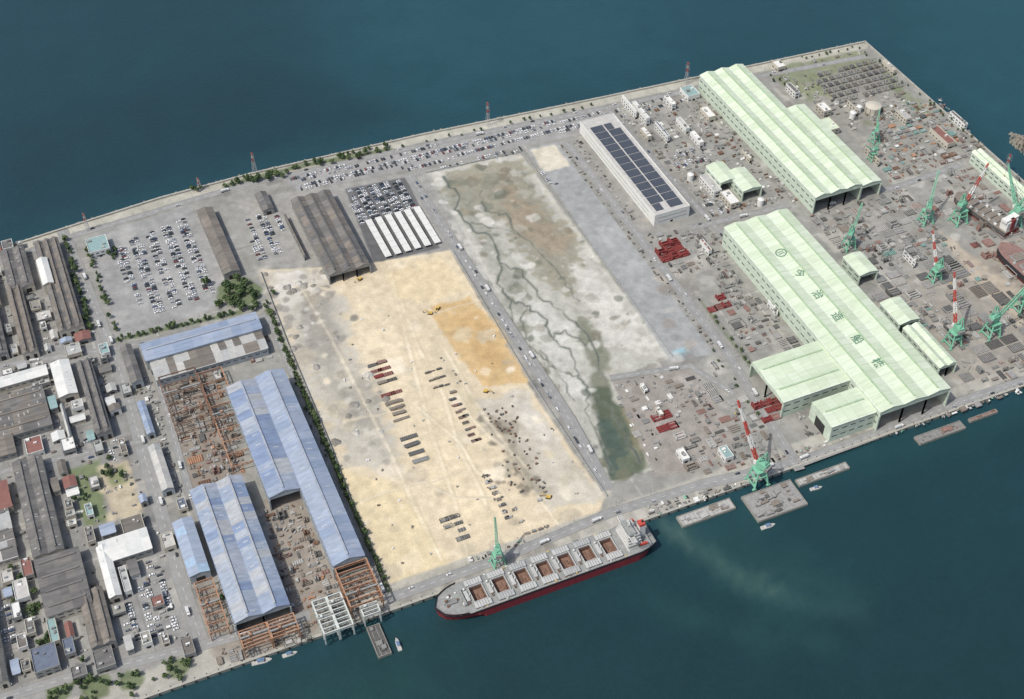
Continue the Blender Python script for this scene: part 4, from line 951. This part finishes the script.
truckm=MB(); truckm.box(0,-1,.9,1.2,2.3,7,steel); truckm.box(0,3.2,.6,2.8,2.3,1.9,white); truckm.box(0,4.17,1.7,2.6,2.0,.1,glass); truckm.box(0,-1.2,1.2,3.3,2.4,6,M("truck_box",(206,208,206),.6,.05))
for y in (-3.6,-2.4,2.9):
    for x in (-1.0,1.0): truckm.box(x,y,0,1.0,.35,1.0,rubber)
tm=truckm.mesh("delivery_truck")
for W,w in ROADS:
    for i in range(len(W)-1):
        a=Vector(W[i]);b=Vector(W[i+1]);l=(b-a).length;d=(b-a)/l;x=random.uniform(5,40)
        while x<l-5:
            s=random.choice([-1,1]); n=Vector((-d.y,d.x)); p=a+d*x-n*s*w*.24
            rt=math.atan2(d.y,d.x)-math.pi/2+(0 if s>0 else math.pi)
            if random.random()<.72: inst("moving_car",random.choices(cars,cw)[0],p.x,p.y,.25,rt)
            else: inst("delivery_truck",tm,p.x,p.y,.25,rt)
            x+=random.uniform(25,95)
for k in range(50):
    t=random.random(); q=(418+t*185,182+t*300); p=S(*q)
    if random.random()<.6: inst("parked_car",random.choices(cars,cw)[0],p[0]-1,p[1],.12,random.uniform(-.1,.1))
def excav(p,rot):
    mb=MB()
    for x in (-1.1,1.1): mb.box(x,0,.0,.9,.6,4.2,rubber)
    mb.box(0,0,.9,1.2,2,2.4,steel); mb.box(.1,-.6,1.2,2.5,2.6,3.2,yellow); mb.box(-.8,.9,1.2,3.0,1.0,1.5,yellow); mb.box(-.8,1.68,1.8,2.8,.9,.08,glass)
    mb.beam((.4,1,1.8),(.4,4,4.6),.6,yellow); mb.beam((.4,4,4.6),(.4,6.6,2.6),.45,yellow); mb.box(.4,6.8,1.4,2.6,1.2,1.0,steel,tap=.7)
    x,y=S(*p); inst("excavator",mb.mesh("excavator"),x,y,.05,rot,1.0)
for p,r in (((430,314),1),((438,309),2.4),((486,392),4),((360,280),2),((548,498),1)): excav(p,r)
# ------------------------------------------------------------------ trees
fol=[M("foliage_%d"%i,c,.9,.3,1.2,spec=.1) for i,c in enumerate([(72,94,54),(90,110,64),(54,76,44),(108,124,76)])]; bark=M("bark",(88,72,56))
def tree_mesh(kind):
    mb=MB(); H=random.uniform(6,8); R=random.uniform(2.6,3.4)
    mb.cyl(0,0,0,H*.55,.28,bark,7,r2=.16)
    for k in range(5):
        a=k*1.256+random.random(); mb.beam((0,0,H*.35+k*.25),(math.cos(a)*R*.6,math.sin(a)*R*.6,H*.62+random.random()),.16,bark,.06)
    cl=[(random.uniform(-.6,.6)*R,random.uniform(-.6,.6)*R,H*.62+random.uniform(-.15,.32)*H,random.uniform(.35,.55)*R) for _ in range(9)]
    for c in cl:
        for k in range(34):
            d=Vector((random.gauss(0,1),random.gauss(0,1),random.gauss(0,.8))); d.normalize(); r=c[3]*random.uniform(.7,1.1)
            p=Vector(c[:3])+d*r; n=(d+Vector((random.uniform(-.6,.6),random.uniform(-.6,.6),random.uniform(-.3,.6)))).normalized()
            t=n.cross(Vector((.3,.2,1))).normalized(); b=n.cross(t); s=random.uniform(.3,.62)
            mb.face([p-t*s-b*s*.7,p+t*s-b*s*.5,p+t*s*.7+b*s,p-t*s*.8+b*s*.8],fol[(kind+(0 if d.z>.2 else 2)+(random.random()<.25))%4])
    return mb.mesh("broadleaf_tree")
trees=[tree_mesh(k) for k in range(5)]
def tline(pts,sp,sc=(.7,1.2),jit=1.5,clr=False):
    W=[Vector(S(*p)) for p in pts]
    for i in range(len(W)-1):
        l=(W[i+1]-W[i]).length; n=max(1,int(l/sp))
        for k in range(n):
            if random.random()<.12: continue
            p=W[i].lerp(W[i+1],(k+random.random()*.5)/n); x=p.x+random.gauss(0,jit); y=p.y+random.gauss(0,jit)
            if clr and not clear(x,y,1): continue
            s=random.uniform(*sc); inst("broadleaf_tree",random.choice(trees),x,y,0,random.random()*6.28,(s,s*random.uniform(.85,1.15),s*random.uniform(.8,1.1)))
tline([(266,304),(300,385),(345,490),(388,590)],4.2,(.5,.95),.8)
tline([(268,310),(300,388),(345,494)],7,(.4,.8),1.5)
tline([(118,341),(165,330),(240,312)],5,(.6,1.1),1)
tline([(64,238),(92,332)],5.5,(.7,1.2),1.0); tline([(84,242),(118,334)],5.5,(.6,1.1),1.2)
tline([(224,188),(262,176),(300,168),(340,160),(388,150)],4.5,(.7,1.2),3)
tline([(250,184),(290,174)],4,(.9,1.4),4)
tline([(212,290),(262,300)],3.5,(1,1.5),6); tline([(216,300),(260,306)],3.5,(1,1.5),5); tline([(235,282),(250,290)],3,(1,1.4),4)
tline([(400,148),(470,133),(600,104)],12,(.4,.7),1.2)
tline([(700,300),(752,368)],8,(.4,.7),.8); tline([(712,350),(760,420)],11,(.4,.7),1)
tline([(800,60),(862,48)],7,(.4,.8),2); tline([(865,52),(985,150)],9,(.4,.7),2.5); tline([(770,76),(800,98)],7,(.5,.8),2)
for q,n,r in (((20,588),12,6),((30,612),8,6),((60,690),14,12),((130,682),12,8),((95,690),16,14),((182,666),14,9),((80,490),10,8),((110,475),8,8),((45,640),6,4),((10,560),6,6),((112,256),10,6),((226,600),5,3),((196,190),6,4),((720,100),8,8),((800,300),4,4)):
    c=S(*q)
    for k in range(n):
        x=c[0]+random.gauss(0,r); y=c[1]+random.gauss(0,r)
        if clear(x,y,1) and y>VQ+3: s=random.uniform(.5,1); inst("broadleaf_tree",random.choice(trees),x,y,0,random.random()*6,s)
lm=MB(); lm.cyl(0,0,0,9,.12,steel,6,r2=.08); lm.beam((0,0,9),(1.8,0,9.3),.12,steel); lm.box(2,0,9.15,9.35,.9,.35,white); lmm=lm.mesh("street_lamp")
for W,w in ROADS[:9]:
    for i in range(len(W)-1):
        a=Vector(W[i]);b=Vector(W[i+1]);l=(b-a).length;d=(b-a)/l;n=Vector((-d.y,d.x))
        for k in range(int(l/32)): p=a+d*(k*32+8)+n*(w/2+.9); inst("street_lamp",lmm,p.x,p.y,0,math.atan2(-n.y,-n.x))
mb=MB(); ribbon(mb,[S(*p) for p in [(262,272),(290,345),(332,445),(386,590)]],.25,0,2.4,tin,off=-1.5); ribbon(mb,[S(*p) for p in [(452,252),(530,383),(606,497)]],.25,0,2.0,tin,off=1)
ribbon(mb,[S(*p) for p in [(426,174),(522,153),(548,190),(671,357)]],.25,0,1.5,tin,off=1.5); mb.build("site_fence")
# ------------------------------------------------------------------ light
el=math.radians(56); ax,ay=-.80,-.60
sx_=ax*CA+ay*SA; sy_=-ax*SA+ay*CA; d=Vector((sx_*math.cos(el),sy_*math.cos(el),math.sin(el)))
sun=bpy.data.lights.new("sun",'SUN'); sun.energy=3.25; sun.angle=math.radians(.6); sun.color=(1,.965,.91)
so=bpy.data.objects.new("sun",sun); so.rotation_euler=d.to_track_quat('Z','Y').to_euler(); scene.collection.objects.link(so)
w=bpy.data.worlds.new("World"); scene.world=w; w.use_nodes=True; nt=w.node_tree; bg=nt.nodes["Background"]
sk=nt.nodes.new("ShaderNodeTexSky"); sk.sky_type='NISHITA'; sk.sun_disc=False; sk.sun_elevation=el; sk.sun_rotation=math.atan2(sx_,sy_); sk.dust_density=3.5
nt.links.new(sk.outputs[0],bg.inputs[0]); bg.inputs[1].default_value=.145
scene.view_settings.view_transform='Standard'; scene.view_settings.look='None'; scene.view_settings.exposure=0
cam=bpy.data.cameras.new("camera"); cam.sensor_width=36; cam.lens=36*FP/1024; cam.clip_end=50000; cam.clip_start=5
co=bpy.data.objects.new("camera",cam); co.location=(-HC*SA,-HC*CA,HC); co.rotation_euler=(math.radians(45),0,-A); scene.collection.objects.link(co); scene.camera=co
print("cars",NC)
